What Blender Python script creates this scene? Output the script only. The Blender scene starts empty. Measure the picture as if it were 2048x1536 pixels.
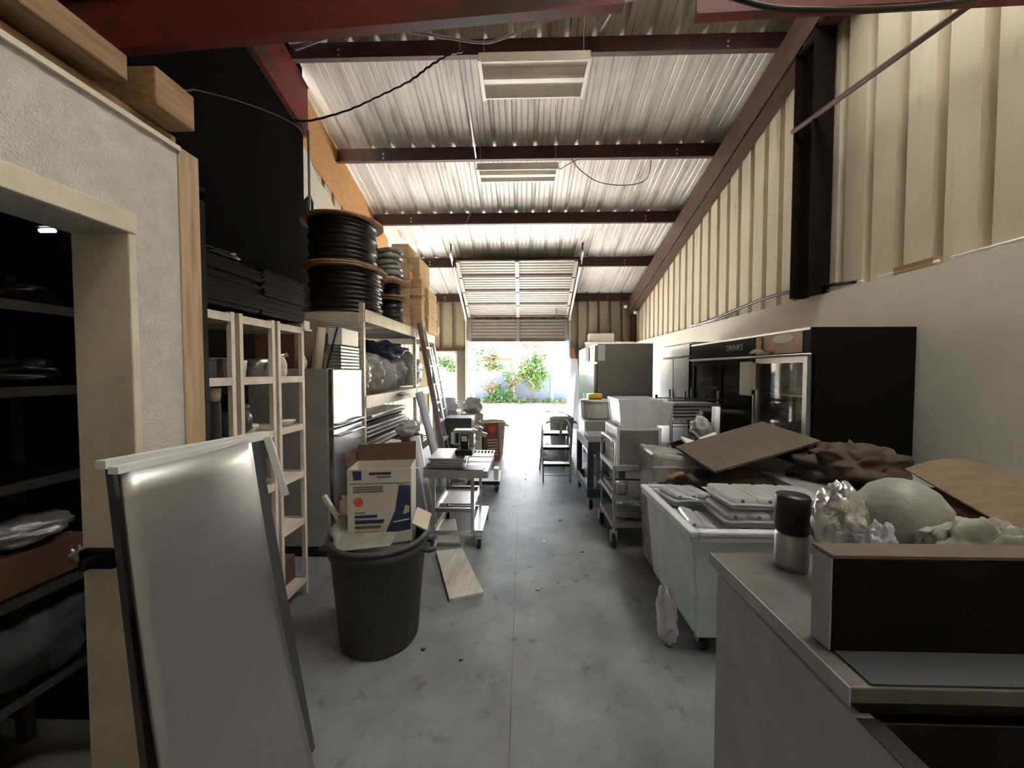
import bpy, math, random
from mathutils import Vector, Matrix, Euler, noise as mnoise

scene = bpy.context.scene
C = scene.collection
PI = math.pi

# ------------------------------------------------------------------ camera
cam_data = bpy.data.cameras.new('camera')
cam_data.sensor_width = 36.0
cam_data.lens = 770.0 / 2048.0 * 36.0
cam_data.clip_start = 0.05
cam_data.clip_end = 300
cam = bpy.data.objects.new('camera', cam_data)
C.objects.link(cam)
cam.location = (0, 0, 1.6)
cam.rotation_euler = (PI / 2 - math.radians(1.93), 0, math.radians(1.56))
scene.camera = cam

# ------------------------------------------------------------------ sky and sun
world = bpy.data.worlds.new('world')
scene.world = world
world.use_nodes = True
wn = world.node_tree
bg = wn.nodes['Background']
sky = wn.nodes.new('ShaderNodeTexSky')
sky.sky_type = 'NISHITA'
sky.sun_disc = False
sky.sun_elevation = math.radians(43)
sky.sun_rotation = math.radians(8)
sky.altitude = 50
sky.air_density = 1.0
sky.dust_density = 2.0
wn.links.new(sky.outputs[0], bg.inputs[0])
bg.inputs[1].default_value = 0.35

sun_d = bpy.data.lights.new('sun', 'SUN')
sun_d.energy = 9.0
sun_d.angle = math.radians(0.6)
sun_d.color = (1.0, 0.93, 0.82)
sun = bpy.data.objects.new('sun', sun_d)
C.objects.link(sun)
sun.location = (2, 20, 18)
_d = Vector((-0.10, -1.0, -0.93)).normalized()
sun.rotation_euler = _d.to_track_quat('-Z', 'Y').to_euler()

# ------------------------------------------------------------------ exposure
vs = scene.view_settings
vs.view_transform = 'Standard'
vs.look = 'None'
vs.gamma = 1.0
vs.use_curve_mapping = False
vs.exposure = 3.8
cy = scene.cycles
cy.use_denoising = True
cy.max_bounces = 14
cy.diffuse_bounces = 8
cy.glossy_bounces = 5
cy.transparent_max_bounces = 16
cy.sample_clamp_indirect = 12.0
cy.caustics_reflective = False
cy.caustics_refractive = False


# ------------------------------------------------------------------ helpers
class MB:
    def __init__(s):
        s.v = []
        s.f = []

    def add(s, vs_, fs_):
        n = len(s.v)
        s.v += [tuple(p) for p in vs_]
        s.f += [tuple(i + n for i in f) for f in fs_]
        return s

    def hexa(s, p):
        return s.add(p, [(0, 3, 2, 1), (4, 5, 6, 7), (0, 1, 5, 4), (1, 2, 6, 5), (2, 3, 7, 6), (3, 0, 4, 7)])

    def box(s, x0, x1, y0, y1, z0, z1):
        return s.hexa([(x0, y0, z0), (x1, y0, z0), (x1, y1, z0), (x0, y1, z0),
                       (x0, y0, z1), (x1, y0, z1), (x1, y1, z1), (x0, y1, z1)])

    def obox(s, c, size, rot=(0, 0, 0)):
        m = Matrix.Translation(c) @ Euler(rot).to_matrix().to_4x4()
        a, b, d = size[0] / 2, size[1] / 2, size[2] / 2
        return s.hexa([m @ Vector(p) for p in ((-a, -b, -d), (a, -b, -d), (a, b, -d), (-a, b, -d),
                                               (-a, -b, d), (a, -b, d), (a, b, d), (-a, b, d))])

    def slab(s, q, t):
        """four corners (counter-clockwise) and a thickness along the normal"""
        q = [Vector(p) for p in q]
        n = (q[1] - q[0]).cross(q[3] - q[0]).normalized() * t
        return s.hexa(q + [p + n for p in q])

    def bar(s, p0, p1, w, h=None, up=(0, 0, 1)):
        h = h or w
        p0, p1 = Vector(p0), Vector(p1)
        d = (p1 - p0).normalized()
        u = Vector(up)
        if abs(d.dot(u)) > 0.98:
            u = Vector((0, 1, 0))
        a = d.cross(u).normalized() * w / 2
        b = a.cross(d).normalized() * h / 2
        return s.hexa([p0 - a - b, p0 + a - b, p0 + a + b, p0 - a + b, p1 - a - b, p1 + a - b, p1 + a + b, p1 - a + b])

    def cyl(s, p0, p1, r, seg=12, r1=None):
        r1 = r if r1 is None else r1
        p0, p1 = Vector(p0), Vector(p1)
        d = (p1 - p0).normalized()
        u = Vector((1, 0, 0)) if abs(d.x) < 0.9 else Vector((0, 1, 0))
        a = d.cross(u).normalized()
        b = d.cross(a)
        vs_ = []
        for k in range(seg):
            t = 2 * PI * k / seg
            vs_.append(p0 + (a * math.cos(t) + b * math.sin(t)) * r)
        for k in range(seg):
            t = 2 * PI * k / seg
            vs_.append(p1 + (a * math.cos(t) + b * math.sin(t)) * r1)
        fs_ = [(k, (k + 1) % seg, seg + (k + 1) % seg, seg + k) for k in range(seg)]
        fs_.append(tuple(range(seg - 1, -1, -1)))
        fs_.append(tuple(range(seg, 2 * seg)))
        return s.add(vs_, fs_)

    def tube(s, pts, r, seg=6):
        pts = [Vector(p) for p in pts]
        vs_, fs_ = [], []
        ref = Vector((0.13, 0.21, 0.97))
        for i, p in enumerate(pts):
            d = (pts[min(i + 1, len(pts) - 1)] - pts[max(i - 1, 0)]).normalized()
            if abs(d.dot(ref)) > 0.97:
                ref = Vector((0.97, 0.2, 0.1))
            a = d.cross(ref).normalized()
            b = d.cross(a)
            for k in range(seg):
                t = 2 * PI * k / seg
                vs_.append(p + (a * math.cos(t) + b * math.sin(t)) * r)
        for i in range(len(pts) - 1):
            for k in range(seg):
                fs_.append((i * seg + k, i * seg + (k + 1) % seg, (i + 1) * seg + (k + 1) % seg, (i + 1) * seg + k))
        fs_.append(tuple(range(seg - 1, -1, -1)))
        n = (len(pts) - 1) * seg
        fs_.append(tuple(range(n, n + seg)))
        return s.add(vs_, fs_)

    def lathe(s, prof, c=(0, 0, 0), seg=24, cap=True):
        vs_, fs_ = [], []
        for r, z in prof:
            for k in range(seg):
                t = 2 * PI * k / seg
                vs_.append((c[0] + r * math.cos(t), c[1] + r * math.sin(t), c[2] + z))
        for i in range(len(prof) - 1):
            for k in range(seg):
                fs_.append((i * seg + k, i * seg + (k + 1) % seg, (i + 1) * seg + (k + 1) % seg, (i + 1) * seg + k))
        if cap:
            fs_.append(tuple(range(seg - 1, -1, -1)))
            n = (len(prof) - 1) * seg
            fs_.append(tuple(range(n, n + seg)))
        return s.add(vs_, fs_)

    def grid(s, fn, nu, nv):
        vs_ = [fn(i / nu, j / nv) for j in range(nv + 1) for i in range(nu + 1)]
        w = nu + 1
        fs_ = [(j * w + i, j * w + i + 1, (j + 1) * w + i + 1, (j + 1) * w + i) for j in range(nv) for i in range(nu)]
        return s.add(vs_, fs_)

    def extrude_profile(s, prof, p_fn0, p_fn1):
        """open profile swept between two mapping functions"""
        n = len(prof)
        vs_ = [p_fn0(*p) for p in prof] + [p_fn1(*p) for p in prof]
        return s.add(vs_, [(i, i + 1, n + i + 1, n + i) for i in range(n - 1)])

    def crumple(s, c, size, seed, rough=0.35, nu=30, nv=20, freq=2.2, flat=True):
        off = Vector((seed * 3.7, seed * 1.9, seed * 5.3))

        def fn(u, v):
            t, p = 2 * PI * u, PI * (v * 0.98 + 0.01)
            d = Vector((math.cos(t) * math.sin(p), math.sin(t) * math.sin(p), math.cos(p)))
            k = 1 + rough * mnoise.noise(d * freq + off) + rough * 0.55 * (0.5 - 2 * abs(mnoise.noise(d * freq * 2.3 + off))) \
                + rough * 0.22 * (0.4 - 2 * abs(mnoise.noise(d * freq * 3.7 + off)))
            q = Vector((d.x * size[0] * k, d.y * size[1] * k, d.z * size[2] * k))
            if flat and q.z < -size[2] * 0.8:
                q.z = -size[2] * 0.8
            return (c[0] + q.x, c[1] + q.y, c[2] + q.z)
        return s.grid(fn, nu, nv)

    def build(s, name, mat, parent=None, smooth=False, bevel=0, local=False, solid=0, mats=None):
        v = s.v
        org = Vector((0, 0, 0))
        if parent is None:
            if not local:
                xs = [p[0] for p in v]
                ys = [p[1] for p in v]
                org = Vector(((min(xs) + max(xs)) / 2, (min(ys) + max(ys)) / 2, min(p[2] for p in v)))
        elif not local:
            q = parent
            while q is not None:
                org = org + Vector(q.location)
                q = q.parent
        me = bpy.data.meshes.new(name)
        me.from_pydata([(p[0] - org.x, p[1] - org.y, p[2] - org.z) for p in v], [], s.f)
        me.materials.append(mat)
        if smooth:
            me.polygons.foreach_set('use_smooth', [True] * len(me.polygons))
        me.update()
        o = bpy.data.objects.new(name, me)
        C.objects.link(o)
        if parent is None:
            o.location = org
        else:
            o.parent = parent
        if solid:
            m = o.modifiers.new('solid', 'SOLIDIFY')
            m.thickness = solid
            m.offset = 0
        if bevel:
            m = o.modifiers.new('bevel', 'BEVEL')
            m.width = bevel
            m.segments = 2
            m.limit_method = 'ANGLE'
            m.angle_limit = math.radians(40)
        return o


def thing(name, label, cat, loc=(0, 0, 0), rotz=0, group=None):
    o = bpy.data.objects.new(name, None)
    o.empty_display_size = 0.1
    C.objects.link(o)
    o.location = loc
    o.rotation_euler = (0, 0, rotz)
    return tag(o, label, cat, group)


def tag(o, label, cat, group=None):
    o['label'] = label
    o['category'] = cat
    if group:
        o['group'] = group
    return o


def struct(o, label=None):
    o['kind'] = 'structure'
    if label:
        o['label'] = label
    return o


def sroot(name, label=None):
    o = bpy.data.objects.new(name, None)
    o.empty_display_size = 0.1
    C.objects.link(o)
    return struct(o, label)


def dup(root, loc, rotz=None, label=None):
    r = root.copy()
    C.objects.link(r)
    r.location = loc
    if rotz is not None:
        r.rotation_euler = (0, 0, rotz)
    if label:
        r['label'] = label
    for ch in list(root.children):
        c = ch.copy()
        C.objects.link(c)
        c.parent = r
        for g in list(ch.children):
            d = g.copy()
            C.objects.link(d)
            d.parent = c
    return r


# ------------------------------------------------------------------ materials
def _nodes(name):
    m = bpy.data.materials.new(name)
    m.use_nodes = True
    nt = m.node_tree
    return m, nt, nt.nodes['Principled BSDF']


def _tex(nt, kind, scale, stretch=None, coord='Object', **kw):
    tc = nt.nodes.new('ShaderNodeTexCoord')
    mp = nt.nodes.new('ShaderNodeMapping')
    if stretch:
        mp.inputs['Scale'].default_value = stretch
    nt.links.new(tc.outputs[coord], mp.inputs[0])
    t = nt.nodes.new(kind)
    t.inputs['Scale'].default_value = scale
    for k, v in kw.items():
        t.inputs[k].default_value = v
    nt.links.new(mp.outputs[0], t.inputs['Vector'])
    return t


def _ramp(nt, src, stops):
    r = nt.nodes.new('ShaderNodeValToRGB')
    el = r.color_ramp.elements
    el[0].position, el[0].color = stops[0][0], (*stops[0][1], 1)
    el[1].position, el[1].color = stops[-1][0], (*stops[-1][1], 1)
    for p, c in stops[1:-1]:
        e = el.new(p)
        e.color = (*c, 1)
    nt.links.new(src, r.inputs[0])
    return r


def mat(name, col, rough=0.6, metal=0.0, var=0.18, scale=5.0, bump=0.0, bscale=40.0, stretch=None, alpha=1.0, coat=0.0, spec=0.5):
    m, nt, b = _nodes(name)
    t = _tex(nt, 'ShaderNodeTexNoise', scale, stretch, Detail=5.0, Roughness=0.6)
    lo = tuple(max(0, c * (1 - var)) for c in col)
    hi = tuple(min(1, c * (1 + var)) for c in col)
    r = _ramp(nt, t.outputs['Fac'], [(0.3, lo), (0.7, hi)])
    nt.links.new(r.outputs[0], b.inputs['Base Color'])
    b.inputs['Roughness'].default_value = rough
    b.inputs['Metallic'].default_value = metal
    b.inputs['Alpha'].default_value = alpha
    b.inputs['Coat Weight'].default_value = coat
    b.inputs['Specular IOR Level'].default_value = spec
    if bump:
        t2 = _tex(nt, 'ShaderNodeTexNoise', bscale, stretch, Detail=3.0)
        bp = nt.nodes.new('ShaderNodeBump')
        bp.inputs['Strength'].default_value = bump
        bp.inputs['Distance'].default_value = 0.01
        nt.links.new(t2.outputs['Fac'], bp.inputs['Height'])
        nt.links.new(bp.outputs[0], b.inputs['Normal'])
    return m


def wood(name, dark, light, stretch=(14, 1.2, 14), rough=0.7):
    m, nt, b = _nodes(name)
    t = _tex(nt, 'ShaderNodeTexNoise', 3.0, stretch, Detail=6.0, Distortion=0.6)
    r = _ramp(nt, t.outputs['Fac'], [(0.3, dark), (0.68, light)])
    nt.links.new(r.outputs[0], b.inputs['Base Color'])
    b.inputs['Roughness'].default_value = rough
    return m


def two_layer(name, c1, c2, c3, s1, s2, rough, stretch1=None, stretch2=None, metal=0.0, lo=0.45, hi=0.7, bump=0.0):
    """a base colour with blotches of a second one and streaks of a third"""
    m, nt, b = _nodes(name)
    t1 = _tex(nt, 'ShaderNodeTexNoise', s1, stretch1, Detail=6.0, Roughness=0.62)
    r1 = _ramp(nt, t1.outputs['Fac'], [(0.35, c2), (0.62, c1)])
    t2 = _tex(nt, 'ShaderNodeTexNoise', s2, stretch2, Detail=4.0, Roughness=0.6)
    r2 = _ramp(nt, t2.outputs['Fac'], [(lo, (0, 0, 0)), (hi, (1, 1, 1))])
    mx = nt.nodes.new('ShaderNodeMix')
    mx.data_type = 'RGBA'
    nt.links.new(r2.outputs[0], mx.inputs[0])
    nt.links.new(r1.outputs[0], mx.inputs[6])
    mx.inputs[7].default_value = (*c3, 1)
    nt.links.new(mx.outputs[2], b.inputs['Base Color'])
    b.inputs['Roughness'].default_value = rough
    b.inputs['Metallic'].default_value = metal
    if bump:
        bp = nt.nodes.new('ShaderNodeBump')
        bp.inputs['Strength'].default_value = bump
        bp.inputs['Distance'].default_value = 0.006
        nt.links.new(t1.outputs['Fac'], bp.inputs['Height'])
        nt.links.new(bp.outputs[0], b.inputs['Normal'])
    return m


def clear_plastic(name, col, alpha, rough=0.15):
    m, nt, b = _nodes(name)
    t = _tex(nt, 'ShaderNodeTexNoise', 6.0, None, Detail=4.0)
    r = _ramp(nt, t.outputs['Fac'], [(0.3, (alpha * 0.7,) * 3), (0.7, (min(1, alpha * 1.3),) * 3)])
    nt.links.new(r.outputs[0], b.inputs['Alpha'])
    b.inputs['Base Color'].default_value = (*col, 1)
    b.inputs['Roughness'].default_value = rough
    return m


def add_translucent(m, col, w, alpha=None):
    nt = m.node_tree
    b = nt.nodes['Principled BSDF']
    out = nt.nodes['Material Output']
    tl = nt.nodes.new('ShaderNodeBsdfTranslucent')
    tl.inputs[0].default_value = (*col, 1)
    mx = nt.nodes.new('ShaderNodeMixShader')
    mx.inputs[0].default_value = w
    nt.links.new(b.outputs[0], mx.inputs[1])
    nt.links.new(tl.outputs[0], mx.inputs[2])
    nt.links.new(mx.outputs[0], out.inputs[0])
    return m


def emit(name, col, strength):
    m, nt, b = _nodes(name)
    b.inputs['Base Color'].default_value = (*col, 1)
    b.inputs['Emission Color'].default_value = (*col, 1)
    b.inputs['Emission Strength'].default_value = strength
    return m


M = {}
M['concrete'] = two_layer('concrete', (0.24, 0.255, 0.265), (0.15, 0.157, 0.16), (0.075, 0.072, 0.07), 1.6, 7.0, 0.5, lo=0.6, hi=0.78, bump=0.5)
M['concrete'].node_tree.nodes['Principled BSDF'].inputs['Specular IOR Level'].default_value = 0.07
M['driveway'] = two_layer('driveway', (0.70, 0.68, 0.63), (0.60, 0.58, 0.54), (0.45, 0.43, 0.4), 0.8, 5.0, 0.8, lo=0.6, hi=0.8)
M['galv'] = two_layer('galvanised_roof', (0.74, 0.71, 0.66), (0.56, 0.53, 0.49), (0.30, 0.25, 0.20), 2.2, 3.0, 0.55, (1, 0.25, 1), (2.5, 0.3, 1), metal=0.15, lo=0.58, hi=0.75)
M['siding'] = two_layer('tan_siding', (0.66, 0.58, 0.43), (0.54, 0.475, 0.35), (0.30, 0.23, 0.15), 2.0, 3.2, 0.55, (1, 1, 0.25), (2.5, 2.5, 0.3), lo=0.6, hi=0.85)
M['end_siding'] = two_layer('dimmed_tan_siding', (0.38, 0.32, 0.225), (0.31, 0.26, 0.18), (0.17, 0.125, 0.08), 2.0, 3.2, 0.6, (1, 1, 0.25), (2.5, 2.5, 0.3), lo=0.58, hi=0.82)  # darker copy of the tan siding, dimness put into its colour
M['drywall'] = mat('cream_drywall', (0.76, 0.72, 0.63), 0.85, var=0.06, scale=2.5, bump=0.1, bscale=120)
M['plaster'] = mat('grey_plaster', (0.57, 0.555, 0.52), 0.9, var=0.1, scale=18, bump=0.5, bscale=160)
M['trim'] = mat('cream_trim', (0.66, 0.60, 0.48), 0.7, var=0.12, scale=5, bump=0.1)
M['oxide'] = two_layer('red_oxide_steel', (0.075, 0.026, 0.02), (0.05, 0.02, 0.016), (0.03, 0.016, 0.012), 3, 4, 0.6, lo=0.5, hi=0.7)
M['dark_oxide'] = mat('blackened_oxide_steel', (0.011, 0.007, 0.0065), 0.8, var=0.3, spec=0.1)
M['red_beam'] = two_layer('red_painted_steel', (0.20, 0.026, 0.024), (0.14, 0.022, 0.02), (0.07, 0.036, 0.024), 2, 1.6, 0.5, lo=0.5, hi=0.6)
M['brown_steel'] = mat('brown_painted_steel', (0.10, 0.055, 0.042), 0.6, var=0.3, scale=6)
M['unlit_black'] = mat('unlit_space_black', (0.0012, 0.0012, 0.0015), 0.95, var=0.4, scale=2, spec=0.1)  # black painted in where there is only unlit space
M['black'] = mat('black_plastic', (0.006, 0.006, 0.007), 0.4, var=0.3)
M['black_tray'] = mat('black_tray_plastic', (0.004, 0.004, 0.0045), 0.55, var=0.3, spec=0.12)
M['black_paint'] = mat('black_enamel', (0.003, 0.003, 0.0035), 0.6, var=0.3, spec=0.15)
M['rubber'] = mat('dark_rubber', (0.008, 0.008, 0.009), 0.7)
M['stainless'] = mat('stainless_steel', (0.56, 0.57, 0.58), 0.24, 1.0, var=0.1, scale=3, stretch=(1, 1, 8))
M['dull_steel'] = mat('dull_stainless', (0.45, 0.45, 0.44), 0.4, 0.6, var=0.15, scale=3)
M['fridge_side'] = mat('grey_enamel_side', (0.36, 0.355, 0.34), 0.5, 0.1, var=0.1)
M['dark_steel'] = mat('dark_brushed_steel', (0.13, 0.13, 0.125), 0.35, 0.8, var=0.15, scale=3)
M['mid_steel'] = mat('mid_brushed_steel', (0.27, 0.27, 0.265), 0.3, 0.7, var=0.12, scale=3)
M['chrome'] = mat('chrome', (0.7, 0.72, 0.74), 0.18, 1.0, var=0.05)
M['alu'] = mat('aluminium', (0.58, 0.59, 0.6), 0.38, 0.9, var=0.12)
M['rack_paint'] = mat('beige_rack_enamel', (0.68, 0.61, 0.53), 0.5, var=0.14, scale=8)
M['rackb_paint'] = mat('cream_rack_steel', (0.62, 0.57, 0.48), 0.45, 0.1, var=0.14, scale=8)
M['pine'] = wood('pine_lumber', (0.20, 0.115, 0.055), (0.36, 0.22, 0.11))
M['pine_v'] = wood('pine_post', (0.36, 0.24, 0.13), (0.56, 0.41, 0.25), (14, 14, 1.0))
M['ply'] = wood('orange_plywood', (0.50, 0.25, 0.09), (0.64, 0.36, 0.15), (1.5, 6, 10))
M['blockwood'] = wood('orange_block_wood', (0.72, 0.46, 0.2), (0.88, 0.64, 0.36), (2, 2, 12))
M['flange'] = wood('spool_flange_wood', (0.36, 0.19, 0.08), (0.60, 0.36, 0.17), (9, 1.5, 3))
M['old_wood'] = wood('weathered_board', (0.36, 0.34, 0.29), (0.58, 0.55, 0.47), (10, 1.2, 5))
M['hardboard'] = mat('brown_hardboard', (0.105, 0.082, 0.06), 0.75, var=0.15, scale=10)
M['cardboard'] = mat('brown_cardboard', (0.34, 0.20, 0.11), 0.85, var=0.12, scale=4)
M['dull_card'] = mat('dull_brown_cardboard', (0.17, 0.115, 0.07), 0.85, var=0.2, scale=5, stretch=(1, 6, 1))
M['dark_card'] = mat('dark_brown_cardboard', (0.12, 0.065, 0.04), 0.85, var=0.15, scale=4)
M['card_white'] = mat('white_printed_card', (0.62, 0.59, 0.54), 0.7, var=0.05, scale=3)
M['white_lam'] = mat('grey_laminate', (0.48, 0.485, 0.48), 0.40, 0.9, var=0.08, scale=2.5, bump=0.03)
M['fill_skylight'] = add_translucent(mat('added_skylight_fibreglass', (0.7, 0.7, 0.66), 0.6, var=0.05), (0.62, 0.62, 0.58), 0.6)  # for an unseen roof panel added to light the near end
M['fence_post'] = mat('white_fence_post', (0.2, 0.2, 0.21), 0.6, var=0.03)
M['pier'] = mat('brown_grey_pier', (0.125, 0.112, 0.09), 0.85, var=0.12, scale=9)
M['door_skin'] = mat('cream_door_skin', (0.235, 0.215, 0.18), 0.5, var=0.08)
M['white'] = mat('white_plastic', (0.74, 0.75, 0.76), 0.4, var=0.05)
M['offwhite'] = mat('offwhite_enamel', (0.74, 0.70, 0.60), 0.45, var=0.07)
M['paper'] = mat('white_paper', (0.80, 0.80, 0.78), 0.9, var=0.04)
M['bluish'] = mat('pale_blue_sheet', (0.62, 0.68, 0.78), 0.7, var=0.05)
M['grey_bin'] = mat('grey_polyethylene', (0.60, 0.64, 0.65), 0.5, var=0.12, scale=7, bump=0.12, bscale=200)
M['freezer'] = mat('grey_white_freezer_enamel', (0.30, 0.305, 0.31), 0.5, var=0.1, scale=9)
M['freezer_top'] = two_layer('scuffed_lid', (0.16, 0.15, 0.135), (0.11, 0.10, 0.09), (0.06, 0.05, 0.042), 5, 9, 0.5, lo=0.58, hi=0.75)
M['dark_can'] = mat('dark_grey_can', (0.05, 0.054, 0.062), 0.55, var=0.12, bump=0.1)
M['grey_can'] = mat('grey_can_plastic', (0.42, 0.40, 0.38), 0.5, var=0.1)
M['beige_can'] = mat('beige_can_plastic', (0.46, 0.37, 0.26), 0.5, var=0.1)
M['wrap'] = mat('grey_shrink_wrap', (0.38, 0.37, 0.36), 0.25, var=0.3, scale=9, bump=0.6, bscale=25)
M['bag'] = mat('pale_plastic_bag', (0.62, 0.64, 0.67), 0.22, var=0.15, scale=10, bump=0.5, bscale=30)
M['foil'] = mat('crumpled_foil', (0.75, 0.75, 0.74), 0.22, 0.7, var=0.1, bump=0.8, bscale=35)
M['dirty_bag'] = mat('dull_grey_bag', (0.28, 0.27, 0.24), 0.5, var=0.25, scale=8, bump=0.6, bscale=20)
M['brown_bag'] = mat('brown_paper_pile', (0.07, 0.05, 0.035), 0.85, var=0.35, scale=7, bump=0.6, bscale=20)
M['black_bag'] = mat('black_bin_liner', (0.007, 0.007, 0.008), 0.35, var=0.3, scale=7, bump=0.6, bscale=20)
M['tarp_grey'] = mat('darkened_slate_bag', (0.045, 0.05, 0.06), 0.6, var=0.25, bump=0.4, bscale=14)  # bag colour lowered to carry the store room's darkness
M['tarp'] = mat('navy_tarp', (0.03, 0.04, 0.10), 0.5, var=0.25, bump=0.4, bscale=14)
M['clear'] = clear_plastic('clear_polycarbonate', (0.84, 0.87, 0.9), 0.62)
M['clam'] = clear_plastic('clear_clamshell', (0.72, 0.72, 0.70), 0.62, 0.12)
add_translucent(M['clear'], (0.85, 0.88, 0.9), 0.45)
add_translucent(M['clam'], (0.8, 0.8, 0.78), 0.3)
add_translucent(M['bag'], (0.75, 0.77, 0.8), 0.35)
M['milky'] = add_translucent(mat('milky_plastic', (0.74, 0.74, 0.72), 0.4, var=0.05), (0.8, 0.8, 0.78), 0.45)
M['mirror_steel'] = mat('bright_door_steel', (0.42, 0.44, 0.45), 0.13, 1.0, var=0.06)
M['glass'] = clear_plastic('door_glass', (0.05, 0.055, 0.06), 0.35, 0.03)
M['cable_black'] = mat('black_cable', (0.016, 0.015, 0.014), 0.28, var=0.3)
M['cable_white'] = mat('grey_white_cable', (0.5, 0.5, 0.48), 0.5)
M['yellow'] = mat('yellow_plastic', (0.68, 0.46, 0.02), 0.4, var=0.05)
M['green_bowl'] = mat('dark_green_enamel', (0.03, 0.06, 0.058), 0.25, var=0.2)
M['navy'] = mat('navy_ink', (0.03, 0.04, 0.10), 0.7)
M['grey_ink'] = mat('grey_ink', (0.16, 0.155, 0.15), 0.7)
M['amber_ink'] = mat('amber_ink', (0.42, 0.20, 0.03), 0.7)
M['red_ink'] = mat('red_ink', (0.55, 0.10, 0.04), 0.7)
M['tape'] = mat('dark_red_panel', (0.20, 0.045, 0.035), 0.6)
M['cream_ink'] = mat('cream_print', (0.62, 0.56, 0.42), 0.5)
M['caramel'] = mat('caramel_print', (0.42, 0.22, 0.10), 0.45, var=0.35, scale=7)
M['choc'] = mat('chocolate_print', (0.07, 0.03, 0.02), 0.45)
M['letter'] = mat('pale_grey_letters', (0.40, 0.37, 0.34), 0.5)
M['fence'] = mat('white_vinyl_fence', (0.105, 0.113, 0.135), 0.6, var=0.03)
M['leaf'] = mat('green_leaves', (0.045, 0.095, 0.008), 0.6, var=0.5, scale=8)
M['leaf2'] = mat('yellow_green_leaves', (0.085, 0.095, 0.01), 0.6, var=0.5, scale=8)
M['leaf3'] = mat('rusty_leaves', (0.12, 0.075, 0.02), 0.6, var=0.4, scale=8)
M['bark'] = mat('bark', (0.08, 0.06, 0.045), 0.9)
M['soil'] = mat('dry_soil', (0.16, 0.12, 0.07), 0.95, var=0.3)
M['brick'] = mat('orange_brick', (0.13, 0.055, 0.02), 0.9, var=0.25, scale=2)
M['roof_tile'] = mat('tan_shingles', (0.10, 0.055, 0.02), 0.9, var=0.25, scale=3)
M['green_bin'] = mat('green_wheelie_plastic', (0.03, 0.15, 0.09), 0.5)
M['lamp'] = emit('lit_tube', (1.0, 0.95, 0.85), 0.3)

R = random.Random(7)
ORD = ['lowest', 'second from the bottom', 'third from the bottom', 'fourth from the bottom', 'fifth from the bottom', 'sixth from the bottom', 'seventh from the bottom',
       'eighth from the bottom', 'ninth from the bottom', 'tenth from the bottom', 'eleventh from the bottom', 'twelfth from the bottom', 'thirteenth from the bottom',
       'fourteenth from the bottom', 'fifteenth from the bottom', 'sixteenth from the bottom', 'seventeenth from the bottom', 'eighteenth from the bottom', 'nineteenth from the bottom', 'twentieth from the bottom',
       'twenty-first from the bottom', 'twenty-second from the bottom', 'twenty-third from the bottom', 'twenty-fourth from the bottom', 'twenty-fifth from the bottom']


def purlin_z(y):
    return 3.71 + 0.278 * (12.0 - y)


def roof_z(y):
    return purlin_z(y) + 0.255


# ================================================================== SETTING
# ---- floor: two poured slabs with a control joint between them
fl = sroot('floor', 'stained grey concrete floor')
MB().box(-7, -0.056, -3.2, 12.15, -0.2, 0).build('slab', M['concrete'], fl)
MB().box(-0.052, 3.6, -3.2, 12.15, -0.2, 0).build('slab', M['concrete'], fl)
MB().box(-0.056, -0.052, -3.2, 12.15, -0.2, -0.004).build('joint', M['soil'], fl)
struct(MB().box(-30, 30, 12.15, 40, -0.25, -0.02).build('ground', M['driveway']), 'sunlit pale concrete yard')

# ---- ceiling: ribbed roof sheets
PITCH = 0.35
roofr = sroot('ceiling', 'ribbed metal roof seen from below')


def roof_profile(x0, n):
    pts = []
    for k in range(n):
        x = x0 + k * PITCH
        pts += [(x, 0.045), (x + 0.05, 0.045), (x + 0.068, 0.0), (x + 0.125, 0.0), (x + 0.14, 0.011), (x + 0.155, 0.0),
                (x + 0.225, 0.0), (x + 0.24, 0.011), (x + 0.255, 0.0), (x + 0.332, 0.0)]
    pts.append((x0 + n * PITCH, 0.045))
    return pts


x = -3.31
while x < 3.5:
    m = MB()
    ys = [-3.2, -1.2, 2.0, 3.9, 5.1, 8.34, 12.45]
    pr = roof_profile(x, 3)
    if 1.8 < x < 2.0:          # unseen translucent sheet added here to brighten the near walls
        k_ = MB()
        for a, b in ((-1.2, 2.0), (2.0, 3.9)):
            k_.extrude_profile(pr, lambda u, w, yy=a: (u, yy, roof_z(yy) + w), lambda u, w, yy=b: (u, yy, roof_z(yy) + w))
        k_.build('added_skylight_sheet', M['fill_skylight'], roofr)
        m.extrude_profile(pr, lambda u, w: (u, -3.2, roof_z(-3.2) + w), lambda u, w: (u, -1.2, roof_z(-1.2) + w))
        ys = ys[3:]
    for a, b in zip(ys[:-1], ys[1:]):
        m.extrude_profile(pr, lambda u, w, yy=a: (u, yy, roof_z(yy) + w), lambda u, w, yy=b: (u, yy, roof_z(yy) + w))
    m.build('roof_sheet', M['galv'], roofr)
    x += PITCH * 3

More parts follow.
